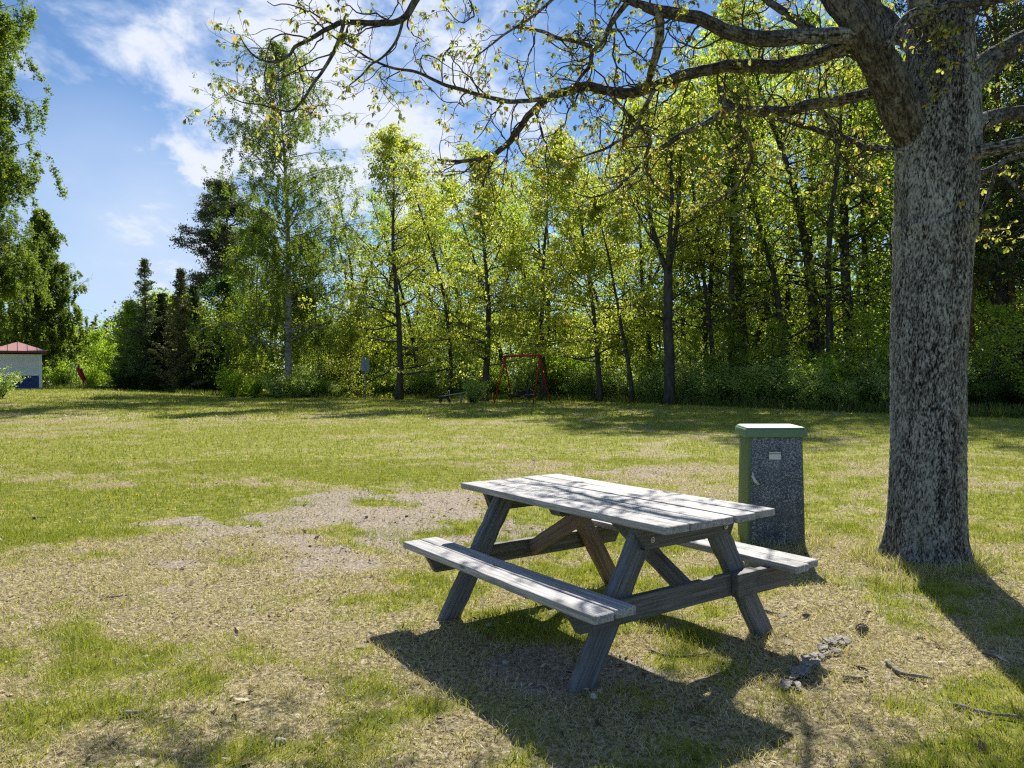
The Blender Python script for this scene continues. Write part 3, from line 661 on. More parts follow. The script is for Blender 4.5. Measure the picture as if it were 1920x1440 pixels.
limb([(1226, 168, 5), (1205, 210, 4.2), (1188, 245, 3.6), (1150, 270, 3), (1105, 290, 2), (1070, 300, 1.2)], (5.8, 6.4), 12, .03, 39, tw=(.1, 1), plate=.012, ba=.003)
limb([(1140, 168, 4.5), (1165, 205, 4), (1215, 250, 3.4), (1212, 300, 3), (1230, 350, 2), (1260, 385, 1.2)], (5.9, 6.8), 12, .03, 40, tw=(.1, 1), plate=.012, ba=.003)
limb([(1530, 196, 5), (1560, 235, 4), (1575, 290, 3), (1610, 330, 2.4), (1650, 350, 1.4)], (6.0, 6.2), 12, .03, 41, tw=(.1, 1), plate=.012, ba=.003)
# unseen limbs towards the camera and away from it
limb([(1740, 60, 24), (1700, -120, 24), (1600, -420, 20), (1400, -800, 14), (1000, -1300, 8), (600, -1600, 4)], (5.4, 3.2), 40, .05, 34, tw=(.3, 1))
limb([(1790, -60, 20), (1960, -260, 18), (2250, -420, 12), (2600, -600, 5)], (5.5, 4.6), 36, .05, 35, tw=(.3, 1))

twm = MB(); CL = []
rr_ = random.Random(5)
def rv(r): return np.array([r.gauss(0, 1), r.gauss(0, 1), r.gauss(0, 1)])
def twig(p, d, length, r0, lvl, r):
    n = max(4, int(length / .045)); P = [p]; d = d / np.linalg.norm(d); st = length / n
    for q in range(n):
        d = d + rv(r) * .26 + np.array([0, 0, .04 if q > n * .5 else -.02]); d /= np.linalg.norm(d); P.append(P[-1] + d * st)
    P = np.array(P); Rr = np.linspace(r0, max(.0011, r0 * .4), len(P))
    twm.tube(P, Rr, 5 if r0 > .004 else 4, False)
    if lvl < 2:
        for q in range(1, n):
            if r.random() < (.42 if lvl == 0 else .30):
                ax = rv(r); ax -= ax.dot(d) * d; ax /= np.linalg.norm(ax)
                t = P[q + 1] - P[q]; t /= np.linalg.norm(t)
                twig(P[q], t * .7 + ax * .8 + np.array([0, 0, .1]), length * r.uniform(.25, .55), Rr[q] * .62, lvl + 1, r)
    if r.random() < .62: CL.append((P[-1], d, 1.0))
    if lvl < 2 and r.random() < .25: CL.append((P[len(P) // 2], rv(r), .8))
for P, Rr, (t0, t1) in TIPS:
    s = np.r_[0, np.cumsum(np.linalg.norm(np.diff(P, axis=0), axis=1))]; Lt = s[-1]; q = Lt * t0
    while q < Lt * t1:
        i = min(np.searchsorted(s, q), len(P) - 2); r_ = Rr[i]; t = P[i + 1] - P[i]; t /= np.linalg.norm(t)
        hi = P[i][2] - CH > P[i][1] * .62            # above the picture
        ax = rv(rr_); ax -= ax.dot(t) * t; ax /= np.linalg.norm(ax)
        ln = rr_.uniform(.22, .85) if r_ > .008 else rr_.uniform(.10, .42)
        twig(P[i] + ax * r_ * .8, ax * .95 + t * .6 + np.array([0, 0, -.12 if rr_.random() < .4 else .12]), ln, min(r_ * .42, .0075), 0 if ln > .16 else 1, rr_)
        q += rr_.uniform(.055, .15) * (2.4 if hi else 1.0) * (1.25 if r_ < .008 else 1)
    CL.append((P[-1], P[-1] - P[-2], 1.))
# fine hanging and rising twigs fill the crown on the left of the trunk
toworld(twm.build('twigs', simple('twig_bark', (.05, .042, .034), .9, 0, .4, 20), oak, smooth=True))
# leaves: lobed young oak leaves, several drooping from each shoot
half = [(0, .03), (.18, .10), (.26, .07), (.40, .22), (.50, .15), (.66, .28), (.76, .18), (.90, .17), (1.0, 0)]
outl = [(0, -.02)] + half + [(x, -y) for x, y in half[1:-1][::-1]]
outl = np.array(half + [(x, -y) for x, y in half[1:-1][::-1]])
nr = np.random.default_rng(8); lv = MB(); nl_ = 0
for (p, d, s) in CL:
    k = nr.integers(4, 9)
    if p[2] - CH > p[1] * .65: k = max(2, k // 2)
    for q in range(k):
        az = nr.uniform(0, 2 * np.pi); dro = nr.uniform(-1.25, .35); L = nr.uniform(.020, .046) * s
        f = np.array([np.cos(az) * np.cos(dro), np.sin(az) * np.cos(dro), np.sin(dro)]); side = np.cross(f, [0, 0, 1]); side /= np.linalg.norm(side) + 1e-6
        rl = nr.uniform(-.9, .9); up = np.cross(side, f); sd2 = side * np.cos(rl) + up * np.sin(rl); up = np.cross(sd2, f)
        c0 = p + f * .006 + nr.normal(0, .006, 3)
        V = c0 + outl[:, :1] * L * f + outl[:, 1:] * L * 1.15 * sd2 + up * (-(outl[:, :1] ** 2) * L * nr.uniform(.1, .45) + np.abs(outl[:, 1:]) * L * .5)
        t = nr.uniform(0, 1); c = np.array((.20, .22, .045)) * (1 - t) + np.array((.42, .43, .12)) * t
        if nr.random() < .13: c = np.array((.42, .26, .05))
        if nr.random() < .25: c = np.array((.10, .11, .03))
        n = len(V); lv.add(np.vstack([V, c0 + f * L * .5 + up * (-.08 * L)]), faces=[[i, (i + 1) % n, n] for i in range(n)], col=c)
    if nr.random() < .35:       # catkin strings
        for q in range(2):
            e = p + np.array([nr.normal(0, .008), nr.normal(0, .008), -nr.uniform(.02, .05)]); lv.tube([p, (p + e) / 2 + nr.normal(0, .003, 3), e], .0022, 4, False, col=(.30, .27, .06))
toworld(lv.build('leaves', LEAF, oak, smooth=True))
print('oak clusters', len(CL), 'twig verts', twm.n, 'leaf verts', lv.n)

# ------------------------------------------------------------------ trees, shrubs
def path(p, d, L, n, wob, bend, r):
    """bend: vector added along the way"""
    P = [np.array(p, float)]; d = np.array(d, float); d /= np.linalg.norm(d); bend = np.array(bend, float)
    for q in range(n):
        d = d + rv(r) * wob + bend / n; d /= np.linalg.norm(d); P.append(P[-1] + d * L / n)
    return np.array(P)
def cards(mb, C, rad, per, size, cols, g, flat=.7, asp=.62, hang=0.0):
    """leaf-sized faces scattered round the clump centres C; cols: list of (colour, weight)"""
    C = np.asarray(C); n = len(C); per = int(per)
    rad = np.broadcast_to(np.asarray(rad, float), (n,))
    P = np.repeat(C, per, 0) + g.normal(0, 1, (n * per, 3)) * np.repeat(rad, per)[:, None] * np.array([1, 1, flat]) * .55
    m = len(P); u = g.normal(0, 1, (m, 3)); 
    if hang: u[:, 2] = u[:, 2] * .4 - hang
    u /= np.linalg.norm(u, axis=1)[:, None]; v = g.normal(0, 1, (m, 3)); v -= (v * u).sum(1)[:, None] * u; v /= np.linalg.norm(v, axis=1)[:, None]
    w = np.cross(u, v); s = size * g.uniform(.55, 1.25, m)[:, None]
    k1, k2 = g.uniform(.75, 1.25, (m, 1)), g.uniform(.75, 1.25, (m, 1))
    V = np.stack([P - u * s * .5, P - v * s * asp * .5 * k1 + w * s * .12, P + u * s * .5, P + v * s * asp * .5 * k2 + w * s * .12], 1).reshape(-1, 3)
    cc = np.array([c[0] for c in cols]); ww = np.array([c[1] for c in cols], float); ww /= ww.sum()
    idc = g.choice(len(cc), n, p=ww); idl = g.choice(len(cc), m, p=ww)
    base = .6 * np.repeat(cc[idc], per, 0) + .4 * cc[idl]; base = np.minimum(base * np.array((1.5, 1.45, 1.3)) * g.uniform(.8, 1.2, (m, 1)), .6)
    mb.add(V, loops=np.arange(4 * m), totals=np.full(m, 4), col=np.repeat(base, 4, 0))

YG = [((.25, .28, .045), 3), ((.16, .205, .032), 3), ((.36, .37, .09), 2.2), ((.27, .23, .06), .4)]
MG = [((.16, .23, .03), 3), ((.24, .30, .04), 2), ((.10, .16, .02), 2)]
BG = [((.10, .15, .022), 3), ((.14, .18, .022), 2), ((.065, .10, .02), 2)]
BRT = [((.17, .26, .02), 3), ((.22, .30, .03), 2), ((.10, .17, .015), 1)]
DKN = [((.018, .030, .010), 3), ((.035, .05, .014), 2), ((.05, .06, .025), .6)]
DKB = [((.10, .095, .045), 3), ((.14, .13, .06), 2), ((.07, .10, .035), 2)]
SHR = [((.17, .24, .065), 3), ((.26, .33, .11), 2), ((.11, .17, .04), 2), ((.38, .42, .25), 1.2)]

def deciduous(seed, H, cr, cb, tr, cols, nl=20, fork=None, leaf=.13, per=22, spread=.42, bark=None, lean=(0, 0), sparse=0., top=.95, low=True, sub=6, prof=None, elv=8):
    r = random.Random(seed); g = np.random.default_rng(seed); wood = MB(); br = MB(); crown = MB(); C = []; RD = []
    def stem(p, L, d, r0, r1, nl, t0):
        P = path(p, d, L, 14, .05, (0, 0, .15), r); Rr = np.linspace(r0, r1, 15)
        if t0 < .5 and p[2] < .1: Rr[0] *= 1.45; Rr[1] *= 1.05
        wood.tube(P, Rr, 9, True)
        for q in range(nl):
            f = t0 + (1 - t0) * (q + r.random()) / nl; x = f * 14; i = min(int(x), 13); pt = P[i] + (P[i + 1] - P[i]) * (x - i)
            hrel = min(1, max(0, (pt[2] / H - cb) / (1 - cb)))
            pr = prof(hrel) if prof else (math.sin(math.pi * min(1, (hrel * .82 + .22))) ** .6)
            L2 = cr * pr * r.uniform(.55, 1.2) * (1.2 - hrel * .5); az = r.uniform(0, 2 * math.pi); el = R(elv + 52 * hrel + r.uniform(-14, 16))
            r2 = max(.012, Rr[i] * .38 * r.uniform(.7, 1.1))
            B = path(pt, (math.cos(az) * math.cos(el), math.sin(az) * math.cos(el), math.sin(el)), L2, 9, .12, (0, 0, .25), r)
            br.tube(B, np.linspace(r2, .008, 10), 5, False)
            for k in range(sub):
                f2 = .25 + .75 * (k + r.random()) / sub; i2 = min(int(f2 * 9), 8); a = rv(r); t = B[i2 + 1] - B[i2]; t /= np.linalg.norm(t); a -= a.dot(t) * t; a /= np.linalg.norm(a)
                S = path(B[i2], t * .7 + a, L2 * r.uniform(.2, .45), 5, .2, (0, 0, .1), r); br.tube(S, np.linspace(r2 * .45, .006, 6), 4, False)
                for pp in (S[2], S[-1], S[-1] + rv(r) * .25):
                    if r.random() > sparse: C.append(pp + rv(r) * .08); RD.append(spread * r.uniform(.6, 1.25))
            if r.random() > sparse: C.append(B[-1]); RD.append(spread)
        return P
    d0 = (lean[0], lean[1], 1)
    if fork:
        P = path((0, 0, -.1), d0, H * fork, 8, .04, (0, 0, .1), r); Rr = np.linspace(tr * 1.4, tr * .8, 9); Rr[1:] = np.linspace(tr, tr * .8, 8); wood.tube(P, Rr, 10, True)
        for q, a in enumerate(np.linspace(0, 2 * math.pi, 4)[:3] + r.uniform(0, 2)):
            stem(P[-1] - np.array([0, 0, .1]), H * (1 - fork) * r.uniform(.85, 1.02), (math.cos(a) * .42, math.sin(a) * .42, 1), tr * .55, .03, max(6, nl // 2), .1)
        for q in range(3):
            i = r.randint(4, 7); a = r.uniform(0, 6.3); B = path(P[i], (math.cos(a), math.sin(a), .25), cr * .9, 9, .14, (0, 0, .2), r); br.tube(B, np.linspace(tr * .3, .01, 10), 6, False)
            for k in range(4, 10): C.append(B[k] + rv(r) * .3); RD.append(spread)
    else:
        stem((0, 0, -.1), H * top, d0, tr, .025, nl, cb * .95)
    cards(crown, C, RD, per, leaf, cols, g, flat=.5)
    return (wood, br, crown, bark or BARK_OAK, LEAF)

def birch(seed, H, cr, cb, tr, nl=46, cols=BG, strand=1.5, leaf=.085, up=.5, per_strand=14, thin=.5, nst=9, prof=None):
    """slender birch: rising limbs whose twigs hang in long leafy strands"""
    r = random.Random(seed); g = np.random.default_rng(seed); wood = MB(); br = MB(); crown = MB()
    P = path((0, 0, -.1), (0.01, 0, 1), H, 22, .022, (0, 0, .1), r); wood.tube(P, np.r_[tr * 1.35, np.linspace(tr, .015, 22)], 10, True)
    A = []; D = []; Ls = []
    for q in range(nl):
        f = cb + (1 - cb) * ((q + r.random()) / nl) ** .9; i = min(int(f * 22), 21); pt = P[i] + (P[i + 1] - P[i]) * (f * 22 - i); h = (f - cb) / (1 - cb)
        pr = prof(h) if prof else (min(1, h * 3.5 + .45) * (1 - h) ** .62 + .03)
        L = cr * pr * r.uniform(.6, 1.15); az = r.uniform(0, 2 * math.pi); el = R(28 + 22 * h + r.uniform(-10, 10))
        B = path(pt, (math.cos(az) * math.cos(el), math.sin(az) * math.cos(el), math.sin(el)), L * 1.15, 9, .07, (0, 0, -.85 + up * .6), r)
        br.tube(B, np.linspace(max(.012, tr * .28 * (1 - f * .6)), .006, 10), 5, False)
        for k in range(nst):
            i2 = min(9, int(2 + 8 * (k + r.random()) / nst)); off = rv(r) * (.22 + L * .06)
            if r.random() < .5:
                a = rv(r); a[2] = abs(a[2]) * .2 - .1; Sb = path(B[i2], a, L * .22 + .2, 4, .15, (0, 0, -.3), r); br.tube(Sb, [.008, .006, .005, .004, .003], 3, False); s0 = Sb[-1]
            else: s0 = B[i2]
            Ln = strand * r.uniform(.35, 1.15) * (1 - h * .55)
            S = path(s0, (off[0], off[1], -.5), Ln, 4, .14, (0, 0, -1.6), r)
            br.tube(S, .0045, 3, False)
            m = max(3, int(per_strand * Ln / strand)); t = g.uniform(.05, 1, m) * 4; ii = np.minimum(t.astype(int), 3)
            pts = S[ii] + (S[ii + 1] - S[ii]) * (t - ii)[:, None] + g.normal(0, .055, (m, 3)); A.append(pts[g.uniform(0, 1, m) > thin * h])
    C = np.concatenate(A); 
    dense = .11
    cards(crown, C, dense, 6, leaf * 1.25, cols, g, flat=1.2, hang=.5)
    return (wood, br, crown, BARK_BIRCH, LEAF)

def pine(seed, H, cr, cb, tr, n=34, cols=DKN, per=150, size=.20):
    r = random.Random(seed); g = np.random.default_rng(seed); wood = MB(); br = MB(); crown = MB(); C = []; RD = []
    P = path((0, 0, -.1), (.02, 0, 1), H, 16, .03, (0, 0, .1), r); wood.tube(P, np.r_[tr * 1.3, np.linspace(tr, tr * .25, 16)], 10, True)
    for q in range(n):
        f = cb + (1 - cb) * (q + r.random()) / n; i = min(int(f * 16), 15); pt = P[i]; h = (f - cb) / (1 - cb)
        L = cr * (math.sin(math.pi * (.22 + .70 * h)) ** .7) * r.uniform(.5, 1.15); az = r.uniform(0, 6.3); el = R(-8 + 45 * h + r.uniform(-10, 12))
        B = path(pt, (math.cos(az) * math.cos(el), math.sin(az) * math.cos(el), math.sin(el)), L, 8, .13, (0, 0, .3), r)
        br.tube(B, np.linspace(tr * .3, .015, 9), 5, False)
        for k in range(4, 9): C.append(B[k] + rv(r) * .2 + np.array([0, 0, .12])); RD.append(r.uniform(.5, 1.0))
    C.append(P[-1]); RD.append(.6)
    cards(crown, C, RD, per, size, cols, g, flat=.5, asp=.34)
    return (wood, br, crown, BARK_PINE, NEEDLE)

def spruce(seed, H, cr, cols=DKN, tr=.16, whorls=26, size=.24, per=9, sag=-.35, cb=.03, sparse=0., up=.55):
    r = random.Random(seed); g = np.random.default_rng(seed); wood = MB(); br = MB(); crown = MB(); C = []
    P = path((0, 0, -.1), (0, 0, 1), H, 10, .01, (0, 0, .1), r); wood.tube(P, np.r_[tr * 1.3, np.linspace(tr, .01, 10)], 8, True)
    for q in range(whorls):
        f = cb + (1 - cb) * (q / whorls) ** .92; z = f * H; i = min(int(f * 10), 9); pt = P[i] + (P[i + 1] - P[i]) * (f * 10 - i)
        for k in range(7):
            if r.random() < sparse: continue
            L = cr * (1 - f) ** .8 * r.uniform(.45, 1.2) + .12; az = 2 * math.pi * (k + r.random() * .8) / 7 + q
            B = path(pt, (math.cos(az), math.sin(az), .15), L, 6, .06, (0, 0, sag + up * f), r); br.tube(B, np.linspace(.03 * (1 - f) + .008, .005, 7), 4, False)
            for t in np.linspace(.15, 1, max(3, int(L / .16))):
                x = t * 6; i2 = min(int(x), 5); C.append(B[i2] + (B[i2 + 1] - B[i2]) * (x - i2))
    cards(crown, C, .20, per * 2, size, cols, g, flat=.6, asp=.3, hang=.15)
    return (wood, br, crown, BARK_DARK, NEEDLE)

def shrub(seed, H, wd, cols=SHR, leaf=.11, per=16, stems=16, spread=.26, dens=9):
    r = random.Random(seed); g = np.random.default_rng(seed); wood = MB(); crown = MB(); C = []; RD = []
    for q in range(stems):
        az = r.uniform(0, 6.3); sp = r.uniform(.1, 1) ** .7; L = H * r.uniform(.7, 1.05) * (1 - .25 * sp)
        B = path((math.cos(az) * .12, math.sin(az) * .12, -.05), (math.cos(az) * sp * wd / H, math.sin(az) * sp * wd / H, 1), L, 8, .1, (math.cos(az) * .2, math.sin(az) * .2, 0), r)
        wood.tube(B, np.linspace(.022, .005, 9), 4, False)
        for k in range(dens):
            i = 1 + int(7.9 * (k + r.random()) / dens); a = rv(r); a[2] = abs(a[2]) * .6; S = path(B[min(i, 8)], a, wd * r.uniform(.15, .42), 3, .2, (0, 0, .1), r); wood.tube(S, [.007, .005, .004, .003], 3, False)
            C += [S[-1], S[2]]; RD += [spread * r.uniform(.6, 1.2)] * 2
    cards(crown, C, RD, per, leaf, cols, g)
    return (wood, None, crown, BARK_DARK, LEAF)

def plant_it(name, parts, loc, label, cat, group=None, rz=0, sc=1):
    wood, br, crown, bm, lm_ = parts
    t = empty(name, loc, label, cat, group, rz); t.scale = (sc, sc, sc)
    wood.build('trunk' if cat == 'tree' else 'stems', bm, t, smooth=True)
    if br is not None: br.build('branches', bm, t, smooth=True)
    crown.build('crown' if cat == 'tree' else 'leaves', lm_, t, smooth=False)
    return t
def at(x, d, dz=0):
    X = x - 960; xw = X * d / FPX; return (xw, d, float(gz(xw, d)) + dz)
def hgt(y, d, x): return float(px(x, y, d)[2] - gz((x - 960) * d / FPX, d))

# --- the front row, left to right (photo x of the trunk, depth, photo y of the top)
plant_it('birch_tree', birch(101, hgt(-260, 36, -95), 4.0, .12, .28, nl=90, strand=2.6, leaf=.11, per_strand=44, thin=0, nst=16, prof=lambda h: .95 * (1 - h) ** .35), at(-95, 36), 'tall weeping birch hanging into the picture at its left edge', 'tree')
plant_it('birch_tree', birch(120, hgt(215, 60, -35), 4.2, .25, .2, nl=70, strand=2.2, leaf=.11, per_strand=24, thin=.1, nst=13, prof=lambda h: min(1, .8 + h) * (1 - h) ** .5), at(-35, 61), 'drooping birch at the left edge standing behind the kiosk', 'tree')
plant_it('birch_tree', birch(102, hgt(392, 66, 72), 4.2, .10, .24, nl=90, strand=1.8, leaf=.14, per_strand=30, thin=.0, nst=15, prof=lambda h: min(1, .7 + h) * (1 - h) ** .8 + .05), at(72, 66), 'dense dark birch rising behind the kiosk', 'tree')
plant_it('willow_tree', birch(103, hgt(495, 70, 130), 4.2, .1, .18, nl=30, strand=1.0, leaf=.09, per_strand=4, thin=.5, up=1.4), at(128, 70), 'wispy half bare tree right of the dark birch behind the kiosk', 'tree')
plant_it('birch_sapling', deciduous(104, hgt(560, 62, 238), 1.7, .08, .07, BRT, nl=22, leaf=.16, per=16, spread=.4, bark=BARK_BIRCH), at(238, 62), 'bright green young birch left of the narrow spruce', 'tree')
plant_it('birch_sapling', deciduous(105, hgt(610, 60, 190), 1.9, .05, .06, BRT, nl=16, leaf=.15, per=14, spread=.4), at(192, 66), 'small light green sapling beside the gravel patch at left', 'tree')
plant_it('spruce_tree', spruce(106, hgt(482, 60, 276), 2.3, [((.10, .14, .055), 3), ((.15, .19, .08), 2), ((.05, .08, .03), 2)], sparse=.35, up=1.5), at(276, 60), 'narrow pointed grey green spruce at the left of the clearing', 'tree')
plant_it('pine_sapling', spruce(107, hgt(500, 58, 336), 2.2, DKB, sparse=.45, up=1.9, sag=.25, size=.24, per=10), at(336, 58), 'brownish young pine right of the narrow spruce', 'tree')
plant_it('maple_tree', deciduous(108, hgt(512, 60, 400), 3.2, .05, .16, [((.03, .07, .012), 3), ((.05, .10, .02), 2), ((.02, .05, .01), 2)], nl=34, leaf=.17, per=26, spread=.55, bark=BARK_DARK), at(402, 61), 'dense dark green round tree below the big pine', 'tree')
plant_it('pine_tree', pine(109, hgt(352, 74, 415), 4.6, .52, .30, n=48, per=130, size=.30, cols=[((.07, .085, .045), 3), ((.12, .13, .07), 2), ((.04, .055, .025), 2)]), at(428, 74), 'tall dark pine with a layered crown behind the tall birch', 'tree')
plant_it('birch_tree', birch(110, hgt(84, 50, 540), 4.9, .12, .26, nl=112, strand=1.6, leaf=.09, per_strand=30, thin=.55, nst=17, prof=lambda h: (1.05 if h < .38 else 1.05 - (h - .38) * .55 if h < .75 else .85 * ((1 - h) / .25) ** .8) + .04), at(540, 50), 'very tall slender birch standing alone in the middle of the left half', 'tree')
plant_it('young_birch', deciduous(111, hgt(385, 54, 480), 3.5, .08, .11, [((.13, .17, .012), 3), ((.18, .21, .015), 2), ((.08, .11, .01), 2)], nl=44, leaf=.16, per=22, spread=.55, bark=BARK_BIRCH), at(480, 54), 'leafy yellow green birch just left of the tall slender birch', 'tree')
plant_it('young_birch', deciduous(112, hgt(410, 53, 600), 3.5, .08, .11, [((.12, .16, .012), 3), ((.16, .20, .015), 2), ((.07, .10, .01), 2)], nl=40, leaf=.16, per=20, spread=.55, bark=BARK_BIRCH), at(604, 53), 'leafy yellow green birch just right of the tall slender birch', 'tree')
plant_it('ash_tree', deciduous(113, hgt(330, 58, 655), 3.8, .35, .22, YG, nl=22, fork=.38, leaf=.13, per=9, spread=.42, sparse=.25, lean=(.05, 0)), at(640, 57), 'sparse forked tree with mostly bare limbs right of the tall birch', 'tree')
plant_it('young_oak', deciduous(114, hgt(575, 49, 660), 2.9, .06, .09, YG, nl=24, leaf=.13, per=15, spread=.45), at(655, 49.5), 'low yellow green oak behind the grey sign', 'tree')
OAKS = [(201, 748, 47, 222, 3.7, .10, .22, 'slim oak standing between the grey sign and the seesaw', dict(nl=44)),
        (202, 845, 52, 245, 3.0, .20, .15, 'yellow green oak behind and left of the seesaw oak', dict(nl=32)),
        (203, 907, 44, 268, 3.2, .16, .22, 'straight oak immediately left of the red swing frame', dict(nl=44)),
        (204, 1020, 45.5, 225, 3.2, .18, .18, 'slender oak immediately behind the right legs of the swing frame', dict(nl=40)),
        (205, 1036, 50, 300, 2.6, .3, .17, 'short dark trunked oak peeping out behind the swing frame', dict(nl=24)),
        (206, 1123, 41.5, 240, 3.2, .14, .17, 'leafy oak between the swing frame and the thin woodland trunk', dict(nl=46)),
        (207, 1186, 40, 330, 2.4, .22, .13, 'thin trunked young oak left of the forked oak', dict(nl=26)),
        (208, 1256, 36.8, 170, 3.6, .20, .27, 'forked oak with the thickest trunk at the edge of the lawn', dict(nl=30, fork=.44)),
        (209, 1338, 40, 150, 2.6, .28, .15, 'thin dark oak right of the forked oak', dict(nl=34)),
        (210, 1406, 41, 10, 3.2, .26, .36, 'tall straight thick oak above the left edge of the cabinet', dict(nl=44)),
        (211, 1530, 40, -20, 3.4, .24, .34, 'tall oak with a thick trunk seen above the right edge of the cabinet', dict(nl=44)),
        (212, 1612, 38, -60, 3.4, .26, .34, 'tall dark oak just left of the massive oak trunk', dict(nl=44)),
        (213, 1475, 47, 40, 3.0, .2, .22, 'slender oak deeper in the wood between the two tall oaks', dict(nl=36))]
for (sd_, x, d, yt, cr, cb, tr, lab, kw) in OAKS:
    cl_ = YG if x < 1380 else [((.23, .29, .035), 3), ((.16, .22, .028), 2), ((.34, .38, .07), 1.8)]
    kw = dict(dict(leaf=.175, per=26 if x < 1380 else 17, spread=.42, sparse=.36, elv=0), **kw); cr *= 1.32
    plant_it('oak_tree', deciduous(sd_, hgt(yt, d, x), cr, cb, tr, cl_, **kw), at(x, d), lab, 'tree', 'oaks along the edge of the wood')
# pines and dark trunks at the right edge
for q, (x, d, tr, lab) in enumerate([(1818, 29, .20, 'dark pine trunk half hidden by the right side of the massive oak'), (1860, 33, .22, 'middle dark pine at right beyond the massive oak'), (1891, 31, .17, 'dark pine nearest the right edge of the picture'), (1836, 36, .11, 'thinnest dark pine right of the massive oak'), (1990, 28, .2, 'dark pine beyond the right edge reaching in with its boughs')]):
    plant_it('pine_tree', pine(300 + q, 19 + q, 4.0, .28, tr, n=36, per=70, size=.2), at(x, d), lab, 'tree', 'dark pines at the right')

# --- the wood behind: a few kinds, copied
kinds = [plant_it('woodland_tree', deciduous(401 + q, 18, 3.6, .14, .2, c_, nl=27, leaf=.23, per=7, spread=.62, sub=5, sparse=.15), (0, -300, 0), 'x', 'tree') for q, c_ in enumerate((MG, YG, MG, [((.06, .10, .012), 3), ((.10, .14, .015), 2)]))]
LW = ['dark green tree deep inside the wood behind the front oaks', 'yellow green tree deep inside the wood behind the front oaks', 'mid green tree deep inside the wood behind the front oaks', 'darkest leafy tree deep inside the wood behind the front oaks']
r = random.Random(77); used = [0] * 4
spots = []
for row, (dd, stp) in enumerate(((7, 92), (17, 92), (29, 84), (42, 70))):
    x = 690 + row * 14
    while x < 2060:
        az = math.atan2(x - 960, FPX); base = np.interp(az, TL_AZ, TL_D)
        spots.append((x + r.uniform(-22, 22), (base + dd + r.uniform(-2, 2)) * math.cos(az))); x += stp * r.uniform(.8, 1.2)
for (x, d) in spots:
    k = r.choice((0, 1, 2, 3)) if x > 1150 else r.choice((1, 1, 2, 0)); h = hgt(np.interp(x, [690, 760, 1000, 1200, 1350, 1500, 2000], [400, 330, 300, 260, 110, 40, 20]) + r.uniform(-20, 60), d, x)
    s = h / 18; rz = r.uniform(0, 6.3)
    if not used[k]: t = kinds[k]; t.location = at(x, d); t.rotation_euler = (0, 0, rz); t.scale = (s, s, s); t['label'] = LW[k]; t['group'] = ('dark green', 'yellow green', 'mid green', 'darkest')[k] + ' trees inside the wood'
    else: dup(kinds[k], at(x, d), rz, s)
    used[k] = 1
print('wood trees', len(spots))
# conifers and bushes far behind the clearing at the left
fk = plant_it('distant_conifer', spruce(420, 14, 3.2, [((.045, .06, .03), 3), ((.07, .085, .045), 1)], whorls=20, size=.5, per=7), (0, -300, 0), 'dark conifer on the far skyline beyond the clearing', 'tree', 'conifers on the far skyline')
r = random.Random(5); first = True
for q in range(34):
    x = r.uniform(-60, 760); d = r.uniform(120, 150); p = at(x, d); s = hgt(r.uniform(592, 635), d, x) / 14
    if first: fk.location = p; fk.scale = (s, s, s); first = False
    else: dup(fk, p, r.uniform(0, 6), s)
fb = plant_it('background_bush', deciduous(430, 6, 3.0, .04, .1, MG + YG[:1], nl=24, leaf=.26, per=12, spread=.8), (0, -300, 0), 'broad low green tree far behind, filling a gap between other trees', 'tree', 'low trees far behind')
first = True
for (x, d, yt) in [(-30, 74, 560), (20, 76, 600), (60, 80, 590), (110, 78, 625), (150, 90, 640), (215, 92, 640), (250, 80, 600), (300, 78, 560), (350, 80, 560), (430, 70, 600), (480, 66, 560), (540, 70, 540), (600, 68, 600), (650, 66, 610), (700, 62, 600), (730, 66, 590), (790, 66, 620), (850, 66, 590), (930, 78, 600), (1000, 74, 590), (1070, 76, 600), (1150, 74, 580), (1230, 72, 590), (1310, 74, 570), (1390, 72, 580), (1470, 70, 560), (1550, 72, 570), (1640, 70, 560), (1840, 70, 560), (1920, 70, 550), (175, 100, 630), (130, 95, 610)]:
    p = at(x, d); s = hgt(yt, d, x) / 6
    if first: fb.location = p; fb.scale = (s * 1.1, s, s); first = False
    else: dup(fb, p, r.uniform(0, 6), (s * 1.1, s * 1.1, s))

uf = plant_it('understory_tree', deciduous(431, 6, 2.3, .04, .07, BRT + YG[:3], nl=18, leaf=.16, per=9, spread=.42), (0, -300, 0), 'slender young green tree growing under the tall oaks', 'tree', 'young trees under the oaks')
first = True; x = 600
while x < 2040:
    az = math.atan2(x - 960, FPX); base = float(np.interp(az, TL_AZ, TL_D)) * math.cos(az); d = base + r.uniform(2.5, 8); p = at(x, d); s = r.uniform(.6, 1.1) * (.75 if x > 1400 else 1)
    if first: uf.location = p; uf.scale = (s, s, s); first = False
    else: dup(uf, p, r.uniform(0, 6), (s * 1.1, s * 1.1, s))
    x += r.uniform(50, 95)
for q, (x, d, yt, cr, c_) in enumerate([(305, 62, 548, 2.6, DKN), (246, 63, 560, 1.9, DKB), (366, 63, 530, 2.7, DKN)]):
    plant_it('spruce_tree', spruce(440 + q, hgt(yt, d, x), cr, [(tuple(min(.4, v * 1.8) for v in a_), b_) for a_, b_ in c_], sparse=.2, up=1.2), at(x, d), ('dark spruce filling the gap between the narrow spruce and the brownish pine', 'lowest dark spruce at the left end of the conifer group', 'dark spruce just left of the dense round tree')[q], 'tree')
